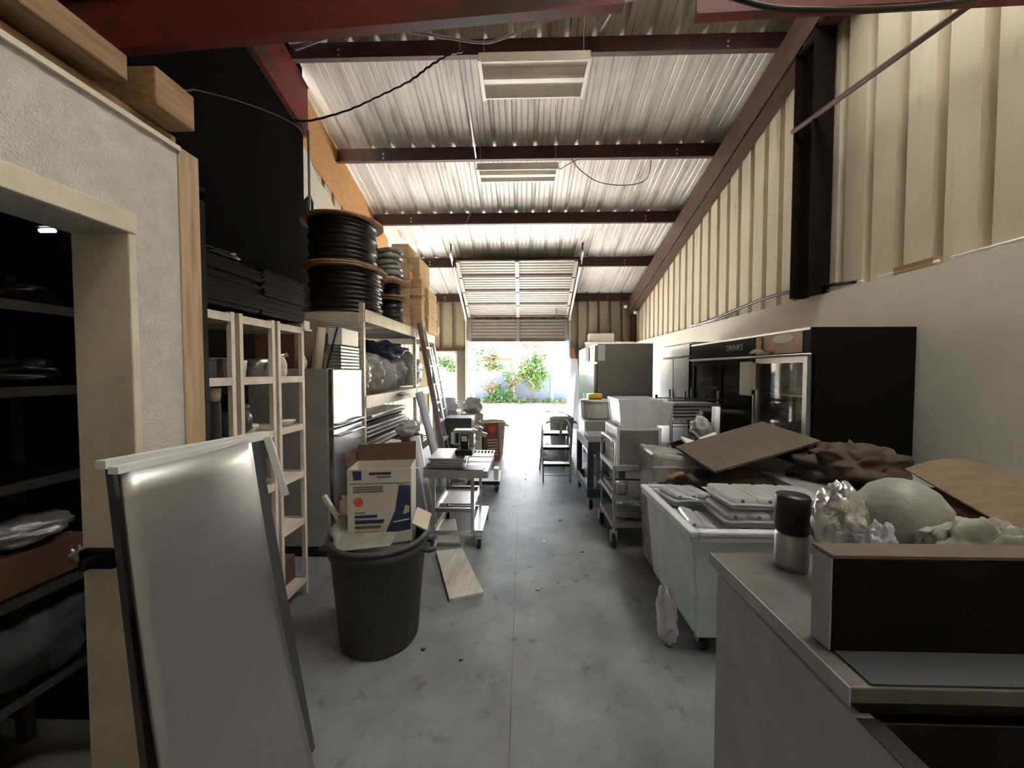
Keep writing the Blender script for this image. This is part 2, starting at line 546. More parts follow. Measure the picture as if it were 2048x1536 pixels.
# ---- purlins
for k, y in enumerate((-1.4, 0.2, 1.8, 3.45, 5.1, 6.7, 8.34, 10.0, 11.93)):
    z = purlin_z(y)
    m = MB()
    m.box(-3.24, 3.42, y - 0.004, y + 0.004, z, z + 0.25)
    m.box(-3.24, 3.42, y - 0.07, y - 0.004, z, z + 0.008)
    m.box(-3.24, 3.42, y + 0.004, y + 0.07, z + 0.228, z + 0.236)
    m.box(-3.24, 3.42, y - 0.07, y - 0.064, z + 0.008, z + 0.026)
    o = m.build('ceiling_beam', M['oxide'])
    struct(o, 'dark red steel purlin under the ribbed roof')
    for q in range(2 if 4 <= k <= 8 else 0):
        b = MB()
        xx = -2.4 if q == 0 else 2.6
        b.cyl((xx, y - 0.012, z + 0.15), (xx, y - 0.004, z + 0.15), 0.018, 6)
        b.cyl((xx, y - 0.012, z + 0.08), (xx, y - 0.004, z + 0.08), 0.018, 6)
        b.build('bolt', M['alu'], o)


# ---- rafters following the roof slope
def rafter(x0, x1, y0, y1, below, matl, label, name='ceiling_beam'):
    m = MB()
    xc = (x0 + x1) / 2

    def seg(a, b, za, zb):
        m.hexa([(a, y0, purlin_z(y0) + za), (b, y0, purlin_z(y0) + za), (b, y1, purlin_z(y1) + za), (a, y1, purlin_z(y1) + za),
                (a, y0, purlin_z(y0) + zb), (b, y0, purlin_z(y0) + zb), (b, y1, purlin_z(y1) + zb), (a, y1, purlin_z(y1) + zb)])
    seg(x0, x1, -below, -below + 0.014)
    seg(x1 - 0.03, x1 - 0.018, -below + 0.014, -0.014)
    seg(x0, x1, -0.014, -0.002)
    return struct(m.build(name, matl), label)


rafter(3.42, 3.22, 0.5, 11.9, 0.45, M['brown_steel'], 'brown steel rafter along the tan siding')
rafter(-3.14, -2.98, 1.5, 5.42, 0.68, M['red_beam'], 'dark red rafter beside the black wall for the unlit space')
# column and corner posts
m = MB()
m.box(3.2, 3.42, 4.42, 4.44, 2.46, 5.4)
m.box(3.2, 3.42, 4.72, 4.74, 2.46, 5.4)
m.box(3.3, 3.32, 4.44, 4.72, 2.46, 5.4)
struct(m.build('column', M['dark_oxide']), 'dark steel column on the cream ledge')
struct(MB().box(3.3, 3.43, 11.78, 11.92, 2.46, 3.75).build('column', M['oxide']), 'dark corner post at the end wall')
struct(MB().box(1.47, 1.6, 11.84, 11.97, 0, 2.3).build('column', mat('rust_steel', (0.30, 0.10, 0.05), 0.7)), 'rusty post beside the roll-up door')

# ---- side wall: drywall below, tan siding above
struct(MB().box(3.35, 3.5, -3.2, 12, 0, 2.46).build('wall_right', M['drywall']), 'cream drywall behind the coolers')
struct(MB().box(1.93, 3.35, 11.86, 12, 0, 2.46).build('wall_back_lower', M['drywall']), 'cream drywall on the end wall')
RP = 0.33
up = sroot('wall_right_upper', 'tan ribbed siding above the cream ledge')


def siding_profile(n, p=RP):
    pts = []
    for k in range(n):
        a = k * p
        pts += [(a, 0.0), (a + 0.22 / 0.33 * p, 0.0), (a + 0.232 / 0.33 * p, 0.10), (a + 0.308 / 0.33 * p, 0.10), (a + 0.32 / 0.33 * p, 0.0)]
    pts.append((n * p, 0.0))
    return pts


y = -3.2
while y < 12.0:
    m = MB()
    n = 3 if y + 0.99 < 12.1 else max(1, int((12.05 - y) / RP))
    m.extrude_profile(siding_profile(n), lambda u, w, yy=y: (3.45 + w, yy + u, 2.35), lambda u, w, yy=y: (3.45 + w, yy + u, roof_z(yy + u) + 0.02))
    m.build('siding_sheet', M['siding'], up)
    y += RP * n

# ---- end wall
ew = sroot('wall_back', 'tan ribbed siding around the doors')


def end_sheet(x0, x1, z0, z1):
    m = MB()
    n = max(1, round((x1 - x0) / 0.33))
    p = (x1 - x0) / n
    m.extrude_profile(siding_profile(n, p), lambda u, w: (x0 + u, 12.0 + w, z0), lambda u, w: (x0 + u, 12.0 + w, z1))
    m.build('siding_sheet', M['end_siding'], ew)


end_sheet(-3.25, -2.86, 0, 4.02)
end_sheet(-2.86, -2.06, 2.2, 4.02)
end_sheet(-2.06, -1.7, 0, 4.02)
end_sheet(-1.7, 1.41, 2.52, 4.02)
end_sheet(1.41, 2.4, 0, 4.02)
end_sheet(2.4, 3.45, 0, 4.02)
struct(MB().box(-3.2, -1.74, 11.9, 11.98, 2.22, 2.33).build('trim_1', M['oxide']), 'red girt above the side door')
struct(MB().box(1.6, 3.3, 11.9, 11.98, 2.18, 2.3).build('trim_2', M['oxide']), 'red girt on the end wall')
# frames of the two openings
m = MB()
m.box(-1.76, -1.685, 11.88, 12.1, 0, 2.56)
m.box(1.395, 1.46, 11.88, 12.1, 0, 2.56)
struct(m.build('trim_3', M['trim']), 'cream jambs of the big door')
m = MB()
m.box(-2.9, -2.84, 11.9, 12.1, 0, 2.2)
m.box(-2.09, -2.03, 11.9, 12.1, 0, 2.2)
m.box(-2.9, -2.03, 11.9, 12.1, 2.17, 2.23)
struct(m.build('trim_4', M['trim']), 'cream frame of the open side door')
struct(MB().box(-2.03, -1.76, 11.9, 11.99, 0, 2.22).build('wall_back_pier', M['pier']), 'plain pier between the two openings')

# ---- closing walls behind the camera and a black one painted in for unlit space
struct(MB().box(-7, 3.6, -3.3, -3.2, 0, 8.6).build('wall_front', M['siding']))
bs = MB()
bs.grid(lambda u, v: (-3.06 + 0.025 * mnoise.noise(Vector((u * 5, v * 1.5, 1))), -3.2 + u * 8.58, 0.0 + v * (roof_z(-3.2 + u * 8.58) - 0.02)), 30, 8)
struct(bs.build('wall_left_unlit_space', M['unlit_black'], solid=0.01), 'black wall standing in for the unlit space beside the racks')
lw = sroot('wall_left', 'far side wall behind the cable spools')
m = MB()
y = 5.4
while y < 12.0:
    n = 3 if y + 0.99 < 12.1 else max(1, int((12.05 - y) / RP))
    m = MB()
    m.extrude_profile(siding_profile(n), lambda u, w, yy=y: (-3.27 - w, yy + u, 0), lambda u, w, yy=y: (-3.27 - w, yy + u, roof_z(yy + u)))
    m.build('siding_sheet', M['siding'], lw)
    y += RP * n
# plywood strip and white sheet below the roof edge
m = MB()
m.hexa([(-3.25, 5.42, roof_z(5.42) - 0.85), (-3.2, 5.42, roof_z(5.42) - 0.85), (-3.2, 9.2, roof_z(9.2) - 0.75), (-3.25, 9.2, roof_z(9.2) - 0.75),
        (-3.25, 5.42, roof_z(5.42) - 0.03), (-3.2, 5.42, roof_z(5.42) - 0.03), (-3.2, 9.2, roof_z(9.2) - 0.03), (-3.25, 9.2, roof_z(9.2) - 0.03)])
m.build('plywood_strip', M['ply'], lw)
wsheet = [(5.42, 4.88), (5.75, 4.78), (6.0, 4.55), (6.3, 4.5), (6.6, 4.3), (6.9, 4.02), (7.2, 3.8), (7.5, 3.3), (5.85, 3.3), (5.85, 4.15), (5.75, 4.25), (5.6, 4.1), (5.42, 3.98)]
m = MB()
nW = len(wsheet)
m.add([(-3.17, a, b) for a, b in wsheet] + [(-3.185, a, b) for a, b in wsheet],
      [tuple(range(nW)), tuple(range(2 * nW - 1, nW - 1, -1))] + [(i, nW + i, nW + (i + 1) % nW, (i + 1) % nW) for i in range(nW)])
m.build('white_liner_sheet', M['offwhite'], lw)
m = MB()
m.box(-3.195, -3.188, 5.42, 9.5, 1.9, 4.3)
m.build('dark_gap_panel', M['unlit_black'], lw)  # black panel painted in for the dark gap behind the liner

# ---- near plaster wall with the doorway into the dark store room
wn_ = sroot('wall_left_near', 'grey plaster partition with a doorway')
MB().box(-1.43, -1.25, 1.2, 1.385, 0, 2.4).build('wall_pier', M['plaster'], wn_)
MB().box(-1.43, -1.25, -3.2, 1.2, 2.036, 2.4).build('wall_header', M['plaster'], wn_)
MB().box(-1.43, -1.25, -3.2, 0.25, 0, 2.036).build('wall_panel', M['plaster'], wn_)
struct(MB().box(-1.262, -1.238, -3.2, 1.39, 2.395, 2.412).build('trim_7', M['trim']), 'thin edge bead along the top of the plaster wall')
m = MB()
m.box(-1.25, -1.232, 0.2, 1.215, 2.036, 2.1)
struct(m.build('trim_5', M['trim'], bevel=0.003), 'cream head casing over the dark doorway')
m = MB()
m.box(-1.425, -1.236, 1.19, 1.214, 0, 2.036)
struct(m.build('trim_6', M['trim'], bevel=0.004), 'cream jamb lining of the dark doorway')
m = MB()
m.box(-1.41, -1.3, 1.165, 1.192, 0.97, 1.03)
m.box(-1.36, -1.34, 1.12, 1.17, 0.985, 1.015)
tag(m.build('strike_plate', M['black'], bevel=0.004), 'black latch on the cream jamb of the dark doorway', 'latch')
struct(MB().box(-3.0, -1.43, 1.66, 1.72, 0, 2.4).build('wall_store_end', M['black_paint']))  # near-black finish carries the darkness of the unlit store room
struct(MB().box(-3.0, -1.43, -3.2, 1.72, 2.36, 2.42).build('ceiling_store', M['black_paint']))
o = MB().box(-1.34, -1.246, 1.386, 1.476, 0, 2.415).build('wall_stud', M['pine_v'], bevel=0.004)
struct(o, 'bare pine stud at the end of the plaster wall')
# lumber lying on top of the partition
for q, (a, lab) in enumerate((((-1.36, -1.235, -0.6, 1.205, 2.505, 2.585), 'pale pine board lying on top of the plaster wall'),
                              ((-1.43, -1.20, 1.26, 1.41, 2.475, 2.60), 'short rough pine block over the bare stud'),
                              ((-1.43, -1.29, -0.6, 1.43, 2.418, 2.47), 'flat pine plank directly capping the plaster wall'),
                              ((-1.43, -1.37, -0.6, 0.98, 2.475, 2.60), 'brown offcut of lumber at the back of the wall top'))):
    o = MB().box(*a).build('pine_board', M['pine'], bevel=0.006)
    tag(o, lab, 'board', 'lumber on the plaster wall')
# red beams overhead
for q, (x0, z0, x1, z1, lab) in enumerate(((-3.0, 3.40, 0.56, 3.62, 'long red steel beam crossing above the doorway'), (0.96, 3.555, 3.2, 3.62, 'short red steel beam near the tan siding'))):
    m = MB()
    for dz0, dz1, dy in ((0, 0.016, 0.03), (0.016, 0.30, 0.008), (0.30, 0.316, 0.03)):
        m.hexa([(x0, 2.23 - dy, z0 + dz0), (x1, 2.23 - dy, z1 + dz0), (x1, 2.23 + dy, z1 + dz0), (x0, 2.23 + dy, z0 + dz0),
                (x0, 2.23 - dy, z0 + dz1), (x1, 2.23 - dy, z1 + dz1), (x1, 2.23 + dy, z1 + dz1), (x0, 2.23 + dy, z0 + dz1)])
    struct(m.build('ceiling_beam', M['red_beam']), lab)
# brace pipe
tag(MB().cyl((3.2, 4.75, 4.43), (3.28, 2.3, 4.21), 0.028, 10).build('brace_pipe', M['brown_steel'], smooth=True), 'brown brace pipe running from the steel column', 'pipe')
tag(MB().cyl((-2.97, 5.37, 2.35), (-2.97, 5.37, 4.93), 0.018, 8).build('thin_pole', M['dull_steel'], smooth=True), 'thin grey pole at the edge of the black wall for the unlit space', 'pole')

# ================================================================== BIG DOOR
gd = sroot('door_1', 'sectional overhead door standing open')


def door_section(p0, p1, nrib, name='door_panel'):
    """one section between two (y,z) points, with ribbed skin, stiles and a hinge rail"""
    (y0, z0), (y1, z1) = p0, p1
    L = math.hypot(y1 - y0, z1 - z0)
    ty, tz = (y1 - y0) / L, (z1 - z0) / L
    ny, nz = -tz, ty           # towards the inside of the room / downward
    if nz > 0:
        ny, nz = tz, -ty
    if abs(nz) < 1e-6:
        ny = -1

    def P(x_, s_, d_):
        return (x_, y0 + ty * s_ + ny * d_, z0 + tz * s_ + nz * d_)
    m = MB()
    prof = []
    for k in range(nrib):
        a = L * k / nrib
        w = L / nrib
        prof += [(a, 0.0), (a + w * 0.35, 0.0), (a + w * 0.5, 0.012), (a + w * 0.85, 0.012)]
    prof.append((L, 0.0))
    m.extrude_profile(prof, lambda s_, d_: P(-1.66, s_, d_), lambda s_, d_: P(1.37, s_, d_))
    m.extrude_profile(prof, lambda s_, d_: P(1.37, s_, d_ - 0.02), lambda s_, d_: P(-1.66, s_, d_ - 0.02))
    o = m.build(name, M['door_skin'], gd)
    for xs in ((-1.66, -1.58), (-0.19, -0.09), (1.29, 1.37)):
        b = MB()
        b.hexa([P(xs[0], 0.01, 0.013), P(xs[1], 0.01, 0.013), P(xs[1], 0.01, 0.05), P(xs[0], 0.01, 0.05),
                P(xs[0], L - 0.01, 0.013), P(xs[1], L - 0.01, 0.013), P(xs[1], L - 0.01, 0.05), P(xs[0], L - 0.01, 0.05)])
        b.build('stile', M['door_skin'], o)
    b = MB()
    b.hexa([P(-1.58, 0.02, 0.013), P(1.29, 0.02, 0.013), P(1.29, 0.02, 0.04), P(-1.58, 0.02, 0.04),
            P(-1.58, 0.07, 0.013), P(1.29, 0.07, 0.013), P(1.29, 0.07, 0.03), P(-1.58, 0.07, 0.03)])
    b.build('rail', M['brown_steel'], o)


door_section((11.9, 2.50), (11.9, 3.20), 7)
Ytop, Ztop, Yb, Zb = 9.62, 4.34, 11.82, 3.26
for k in range(4):
    a, b = k / 4, (k + 1) / 4
    door_section((Yb + (Ytop - Yb) * (a + 0.008), Zb + (Ztop - Zb) * (a + 0.008)), (Yb + (Ytop - Yb) * b, Zb + (Ztop - Zb) * b), 6)
for xs in (-1.74, 1.44):
    m = MB()
    m.bar((xs, 11.84, 0.02), (xs, 11.84, 3.15), 0.05, 0.05)
    m.bar((xs, 11.84, 3.15), (xs, 11.7, 3.33), 0.05, 0.05)
    m.bar((xs, 11.7, 3.33), (xs, 9.35, 4.46), 0.05, 0.07)
    m.build('door_track', M['alu'], gd)
    m = MB()
    m.bar((xs, 9.42, 4.42), (xs, 9.42, 4.7), 0.03, 0.03)
    m.bar((xs * 0.985, 9.6, 4.16), (xs * 0.985, 9.6, 4.34), 0.04, 0.05)
    m.build('track_hanger', M['black'], gd)
m = MB()
m.bar((0.95, 11.6, 3.25), (1.35, 11.6, 3.25), 0.02, 0.03)
m.bar((1.0, 11.62, 3.18), (1.0, 11.45, 3.42), 0.02, 0.04)
m.build('door_lock', M['brown_steel'], gd)

# ================================================================== CEILING FIXTURES AND CABLES
def fixture(x0, x1, y0, y1, z, label):
    """hollow two-trough reflector hung level below the roof, lamps missing"""
    t = thing('ceiling_fixture', label, 'light fixture', ((x0 + x1) / 2, (y0 + y1) / 2, z), 0, 'unlit trough lights under the roof')
    xc, yc = (x0 + x1) / 2, (y0 + y1) / 2
    tz = 0.04 * (y1 - y0)
    h = 0.10
    m = MB()
    for yy in (y0, y1 - 0.02):
        m.box(x0, x1, yy, yy + 0.02, z, z + h)
    for xx in (x0, x1 - 0.02):
        m.box(xx, xx + 0.02, y0 + 0.02, y1 - 0.02, z, z + h)
    m.build('rim', M['offwhite'], t)
    half = (y1 - y0) / 2
    for q in range(2):
        a = y0 + 0.02 + q * (half - 0.01)
        b = a + half - 0.03
        m = MB()
        pr = [(a, 0.01), (a + (b - a) * 0.3, 0.085), (a + (b - a) * 0.7, 0.085), (b, 0.01)]
        m.extrude_profile(pr, lambda u, w: (x0 + 0.02, u, z + w), lambda u, w: (x1 - 0.02, u, z + w))
        m.build('reflector', M['offwhite'], t, solid=0.004)
    m = MB()
    m.box(x0 + 0.02, x1 - 0.02, yc - 0.035, yc + 0.035, z + 0.0, z + 0.05)
    m.build('spine', M['offwhite'], t)
    for xx in (x0 + 0.03, x1 - 0.03):
        m = MB()
        m.cyl((xx, yc, z + h), (xx, yc, roof_z(yc)), 0.004, 5)
        m.build('hanger_wire', M['cable_white'], t)
    for xa, xb in ((x0 - 0.01, x0 + 0.03), (x1 - 0.03, x1 + 0.01)):
        MB().box(xa, xb, y0 - 0.02, y1 + 0.02, z - 0.008, z + 0.012).build('end_bar', M['offwhite'], t)
    return t


fixture(-0.48, 0.73, 4.28, 4.86, 4.95, 'unlit white two-trough fixture, the larger one nearer the long red beam')
fixture(-0.68, 0.53, 5.80, 6.18, 4.58, 'unlit white two-trough fixture, the smaller one deeper under the roof')


def cable(name, pts, r, matl, label, cat='cable', n=6, wob=0.0):
    P_ = [Vector(p) for p in pts]
    out = []
    for i in range(len(P_) - 1):
        p0 = P_[max(i - 1, 0)]
        p1, p2 = P_[i], P_[i + 1]
        p3 = P_[min(i + 2, len(P_) - 1)]
        for k in range(n):
            t = k / n
            q = 0.5 * ((2 * p1) + (p2 - p0) * t + (2 * p0 - 5 * p1 + 4 * p2 - p3) * t * t + (3 * p1 - p0 - 3 * p2 + p3) * t ** 3)
            out.append(q + Vector((0, 0, wob * math.sin(3.1 * (i * n + k)))))
    out.append(P_[-1])
    return tag(MB().tube(out, r).build(name, matl, smooth=True), label, cat)


# white cable under the red beam, black cable over the roof bay
cable('cable', [(-1.413, 2.42, 3.591), (-1.129, 2.42, 3.681), (-0.879, 2.42, 3.708), (-0.57, 2.42, 3.662), (-0.262, 2.42, 3.61), (-0.109, 2.42, 3.636), (0.165, 2.42, 3.734), (0.617, 2.42, 3.831), (0.855, 2.42, 3.892)],
      0.008, M['cable_white'], 'pale cable sagging below the long red beam')
cable('cable', [(-2.94, 4.98, 4.82), (-2.708, 4.98, 4.813), (-2.217, 4.98, 4.937), (-1.826, 4.98, 5.099), (-1.438, 4.98, 5.278), (-1.18, 4.98, 5.459), (-0.923, 4.98, 5.596), (-0.75, 5.0, 5.65)],
      0.014, M['cable_black'], 'black cable drooping from the roof bay to the red rafter', wob=0.008)
cable('cable', [(0.82, 6.6, 5.15), (0.95, 6.55, 4.95), (1.25, 6.5, 4.72), (1.7, 6.5, 4.66), (2.05, 6.55, 4.78), (2.15, 6.62, 5.12)],
      0.007, M['cable_black'], 'thin wire looped from the second roof beam')
cable('cable', [(0.53, 6.0, 4.66), (0.62, 6.1, 4.75), (0.72, 6.4, 4.95), (0.95, 6.62, 5.16)], 0.006, M['cable_black'], 'short wire from the smaller trough light to a beam')
cable('cable', [(0.98, 2.05, 3.52), (1.253, 2.05, 3.442), (1.501, 2.05, 3.424), (1.797, 2.05, 3.421), (2.017, 2.05, 3.43), (2.235, 2.05, 3.454), (2.6, 2.1, 3.56)], 0.014, M['cable_black'], 'black cable slung under the short red beam')
cable('cable', [(-2.94, 5.25, 4.84), (-2.86, 4.6, 4.61), (-2.64, 3.6, 4.11), (-2.45, 2.9, 3.71), (-1.9, 2.2, 3.20), (-1.42, 1.38, 2.61)], 0.005, M['cable_black'], 'thin dark cord trailing from the red rafter to the pine lumber')
tag(MB().bar((-0.80, 5.0, 5.75), (-0.79, 6.62, 5.2), 0.022, 0.008).build('hanging_strap', M['alu']), 'pale metal strap hanging beside the larger trough light', 'strap')
tag(MB().bar((-1.05, 8.3, 5.1), (-1.22, 8.3, 4.72), 0.03, 0.01).build('hanging_strap', M['alu']), 'short pale strap hanging off the third roof beam', 'strap')
tag(MB().bar((0.92, 4.2, 5.35), (0.97, 5.0, 5.85), 0.02, 0.008).build('hanging_strap', M['alu']), 'slim strap between the first roof beam and the larger trough light', 'strap')
# things on the cream ledge
for q, (ya, yb, zz) in enumerate(((2.55, 3.15, 2.49), (3.25, 3.78, 2.49), (3.95, 4.4, 2.49), (6.35, 7.9, 2.50))):
    lab = ('long white tube lying on the cream ledge nearest the brace pipe end', 'white tube on the ledge between the pine scrap and the next tube',
           'short white tube on the ledge beside the steel column', 'white tube far along the ledge past the steel column')[q]
    tag(MB().cyl((3.375, ya, zz), (3.375, yb, zz), 0.016, 8).build('white_tube', M['white'], smooth=True), lab, 'tube', 'white tubes on the cream ledge')
tag(MB().box(3.36, 3.44, 3.28, 3.62, 2.46, 2.535).build('scrap_block', M['cardboard'], bevel=0.004), 'brown block resting against the tan siding on the ledge', 'block')
cable('cable', [(3.37, 4.0, 2.50), (3.34, 4.6, 2.56), (3.34, 5.3, 2.60), (3.37, 6.0, 2.58), (3.38, 6.8, 2.53), (3.38, 7.6, 2.50)], 0.02, M['cable_black'], 'thick grey cable bowed along the cream ledge')
tag(MB().box(1.99, 2.72, 11.55, 11.98, 2.47, 2.72).build('cardboard_box', M['offwhite'], bevel=0.01), 'pale box on the ledge of the end wall', 'box')
tag(MB().box(1.9, 3.3, 11.5, 11.9, 2.435, 2.47).build('ledge_board', M['drywall'], bevel=0.004), 'cream shelf board under the pale box', 'shelf')
for q, (xx, yy, zz) in enumerate(((3.14, 11.82, 3.55), (3.37, 11.62, 3.35))):
    t = thing('flood_lamp', ('small white spot lamp on the end wall near the corner post', 'small white spot lamp on the tan siding near the corner post')[q], 'lamp', (xx, yy, zz), 0, 'spot lamps by the corner post')
    m = MB()
    m.cyl((xx, yy - 0.1, zz), (xx - 0.07, yy - 0.16, zz - 0.03), 0.035, 10, 0.055)
    m.build('shade', M['white'], t, smooth=True)
    MB().bar((xx, yy - 0.1, zz), (xx + 0.04, yy + 0.1, zz), 0.025).build('bracket', M['alu'], t)

# ================================================================== GLASS-DOOR COOLER
t = thing('display_cooler', 'black three-door display cooler with a pictured header sign', 'cooler', (2.9, 4.5, 0))
m = MB()
m.box(2.50, 3.33, 3.36, 3.40, 0.06, 1.975)
m.box(2.50, 3.33, 5.64, 5.68, 0.06, 1.975)
m.box(3.29, 3.33, 3.40, 5.64, 0.06, 1.975)
m.box(2.50, 3.29, 3.40, 5.64, 1.935, 1.975)
m.box(2.50, 3.29, 3.40, 5.64, 0.06, 0.36)
m.build('body', M['black_paint'], t)
for zz in (0.72, 1.04, 1.36):
    MB().box(2.56, 3.28, 3.41, 5.63, zz, zz + 0.012).build('shelf', M['dull_steel'], t)
m = MB()
m.box(2.455, 2.50, 3.36, 5.68, 1.745, 1.975)
sg = m.build('header_sign', M['black_paint'], t)
MB().box(2.450, 2.4545, 3.45, 4.12, 1.765, 1.95).build('picture', M['caramel'], sg)


def disc(x_, cy_, cz_, ry, rz, seg=20, a0=0, a1=2 * PI, thick=0.003):
    m_ = MB()
    pts = [(cy_ + ry * math.cos(a0 + (a1 - a0) * k / seg), cz_ + rz * math.sin(a0 + (a1 - a0) * k / seg)) for k in range(seg)]
    n = len(pts)
    m_.add([(x_, a, b) for a, b in pts] + [(x_ + thick, a, b) for a, b in pts],
           [tuple(range(n)), tuple(range(2 * n - 1, n - 1, -1))] + [(i, n + i, n + (i + 1) % n, (i + 1) % n) for i in range(n)])
    return m_


disc(2.4465, 3.70, 1.905, 0.15, 0.042).build('cream_blob', M['cream_ink'], sg)
disc(2.4465, 4.10, 1.785, 0.13, 0.045, a0=0, a1=PI).build('cream_blob', M['cream_ink'], sg)
sw = MB()
sw.tube([(2.449, 4.02, 1.94), (2.449, 4.0, 1.88), (2.449, 4.02, 1.83), (2.449, 3.95, 1.79), (2.449, 3.85, 1.775)], 0.012, 6)
sw.build('swirl', M['choc'], sg)
tc = bpy.data.curves.new('lettering', 'FONT')
tc.body = 'DRINKS'
tc.size = 0.10
tc.extrude = 0.001
tmp_ = bpy.data.objects.new('lettering_curve', tc)
lt = bpy.data.objects.new('lettering', bpy.data.meshes.new_from_object(tmp_))
bpy.data.objects.remove(tmp_)
lt.data.materials.clear()
lt.data.materials.append(M['letter'])
C.objects.link(lt)
lt.parent = sg
so = Vector(t.location)
lt.rotation_euler = (PI / 2, 0, -PI / 2)
lt.location = Vector((2.4535, 4.72, 1.835)) - so
m = MB()
m.box(2.447, 2.455, 3.36, 5.68, 1.955, 1.975)
m.box(2.447, 2.455, 3.36, 5.68, 1.735, 1.752)
m.build('silver_trim', M['alu'], t)
for k in range(3):
    a = 3.40 + k * 0.747
    b = a + 0.74
    m = MB()
    for u0, u1, v0, v1 in ((a, a + 0.05, 0.38, 1.73), (b - 0.05, b, 0.38, 1.73), (a + 0.05, b - 0.05, 0.38, 0.44), (a + 0.05, b - 0.05, 1.675, 1.73)):
        m.box(2.46, 2.497, u0, u1, v0, v1)
    d = m.build('door', M['dull_steel'] if k == 0 else M['black_paint'], t)
    MB().box(2.474, 2.480, a + 0.05, b - 0.05, 0.44, 1.675).build('glass_pane', M['glass'], d)
    MB().bar((2.435, b - 0.025, 0.85), (2.435, b - 0.025, 1.35), 0.02).build('handle', M['alu'], d)
tag(MB().cyl((2.40, 3.28, 1.738), (2.40, 5.6, 1.755), 0.012, 8).build('steel_rod', M['alu'], smooth=True), 'thin steel rod resting across the front of the display cooler', 'rod')
tag(MB().box(2.443, 2.446, 4.17, 4.40, 1.335, 1.70).build('paper_sheet', M['paper']), 'white paper taped to the middle door of the display cooler', 'paper')
tag(MB().box(2.4395, 2.4425, 4.10, 4.2, 1.40, 1.69).build('paper_sheet', M['cream_ink']), 'cream paper strip beside the white sheet on the cooler door', 'paper')
tag(MB().crumple((2.82, 3.78, 1.53), (0.26, 0.30, 0.155), 3, 0.4, 40, 26).build('plastic_bundle', M['bag'], smooth=True), 'crumpled cream plastic bundle on the top shelf of the cooler', 'bundle')
tag(MB().box(2.53, 3.1, 3.46, 4.07, 1.05, 1.10).build('foam_board', M['white'], bevel=0.01), 'white foam slab on the middle shelf of the cooler', 'slab')
tag(MB().crumple((2.80, 3.78, 1.21), (0.25, 0.30, 0.12), 5, 0.4, 40, 26).build('plastic_bundle', M['wrap'], smooth=True), 'grey plastic bundle on the middle shelf of the cooler', 'bundle')
tag(MB().crumple((2.8, 3.78, 0.87), (0.24, 0.28, 0.14), 8, 0.35).build('plastic_bundle', M['bag'], smooth=True), 'pale plastic bundle on the lowest shelf of the cooler', 'bundle')

# ---- stainless upright beyond the cooler
t = thing('upright_freezer', 'stainless upright cabinet just past the black display cooler', 'freezer', (2.9, 6.35, 0))
MB().box(2.5, 3.32, 5.74, 6.95, 0.12, 2.03).build('body', M['fridge_side'], t, bevel=0.006)
for k in range(2):
    a = 5.76 + k * 0.595
    d = MB().box(2.455, 2.498, a, a + 0.58, 0.2, 1.80).build('door', M['dark_steel'], t, bevel=0.006)
    MB().bar((2.43, a + 0.06, 0.9), (2.43, a + 0.06, 1.3), 0.025).build('handle', M['chrome'], d)
MB().box(2.46, 2.498, 5.76, 6.93, 1.83, 2.0).build('control_panel', M['dark_steel'], t)
for sx in (2.56, 3.26):
    for sy in (5.8, 6.89):
        MB().cyl((sx, sy, 0), (sx, sy, 0.12), 0.025, 8).build('foot', M['dull_steel'], t)

# ---- tall stainless reach-in standing out in the aisle
t = thing('reach_in_fridge', 'tall steel reach-in with its blank side facing the aisle entrance', 'fridge', (1.57, 6.8, 0))
MB().box(1.16, 2.02, 6.02, 7.65, 0.15, 2.03).build('body', M['mid_steel'], t, bevel=0.008)
for k in range(2):
    a = 6.04 + k * 0.80
    d = MB().box(1.115, 1.158, a, a + 0.785, 0.2, 1.72).build('door', M['mirror_steel'], t, bevel=0.006)
    MB().bar((1.09, a + 0.06, 0.8), (1.09, a + 0.06, 1.2), 0.025).build('handle', M['chrome'], d)
MB().box(1.12, 1.158, 6.04, 7.63, 1.74, 2.0).build('control_panel', M['mirror_steel'], t)
for sx in (1.22, 1.96):
    for sy in (6.08, 7.59):
        MB().cyl((sx, sy, 0), (sx, sy, 0.15), 0.025, 8).build('foot', M['dull_steel'], t)
tag(MB().box(1.165, 1.28, 6.012, 6.0185, 1.76, 2.01).build('paper_sheet', M['paper']), 'white paper taped high on the blank side of the steel reach-in', 'paper')
tag(MB().box(1.108, 1.1145, 6.5, 6.85, 1.76, 2.01).build('paper_sheet', M['paper']), 'white paper taped over the doors of the steel reach-in', 'paper')
tag(MB().box(2.03, 2.036, 6.1, 6.3, 1.5, 2.0).build('paper_sheet', M['bluish']), 'curled pale papers at the rear corner of the steel reach-in', 'paper')

# ---- black wire rack in front of the cooler
t = thing('wire_rack', 'low black wire rack standing against the display cooler', 'rack', (2.08, 4.85, 0))
for sx in (1.76, 2.4):
    for sy in (4.6, 5.1):
        MB().cyl((sx, sy, 0), (sx, sy, 1.29), 0.017, 8).build('post', M['rackb_paint'] if sx < 2 and sy < 5 else M['black'], t)
for zz in (0.25, 0.62, 0.98, 1.25):
    m = MB()
    for sy in (4.6, 5.1):
        m.bar((1.76, sy, zz), (2.4, sy, zz), 0.012)
        m.bar((1.76, sy, zz - 0.04), (2.4, sy, zz - 0.04), 0.008)
    for k in range(9):
        xx = 1.76 + 0.08 * k
        m.bar((xx, 4.6, zz), (xx, 5.1, zz), 0.007)
    m.build('shelf', M['black'], t)
for k in range(5):
    tag(MB().box(1.80, 2.36, 4.63, 5.07, 1.02 + k * 0.04, 1.045 + k * 0.04).build('sheet_pan', M['dull_steel'], bevel=0.004),
        'dull sheet pan on the black wire rack, ' + ORD[k], 'pan', 'sheet pans on the black wire rack')

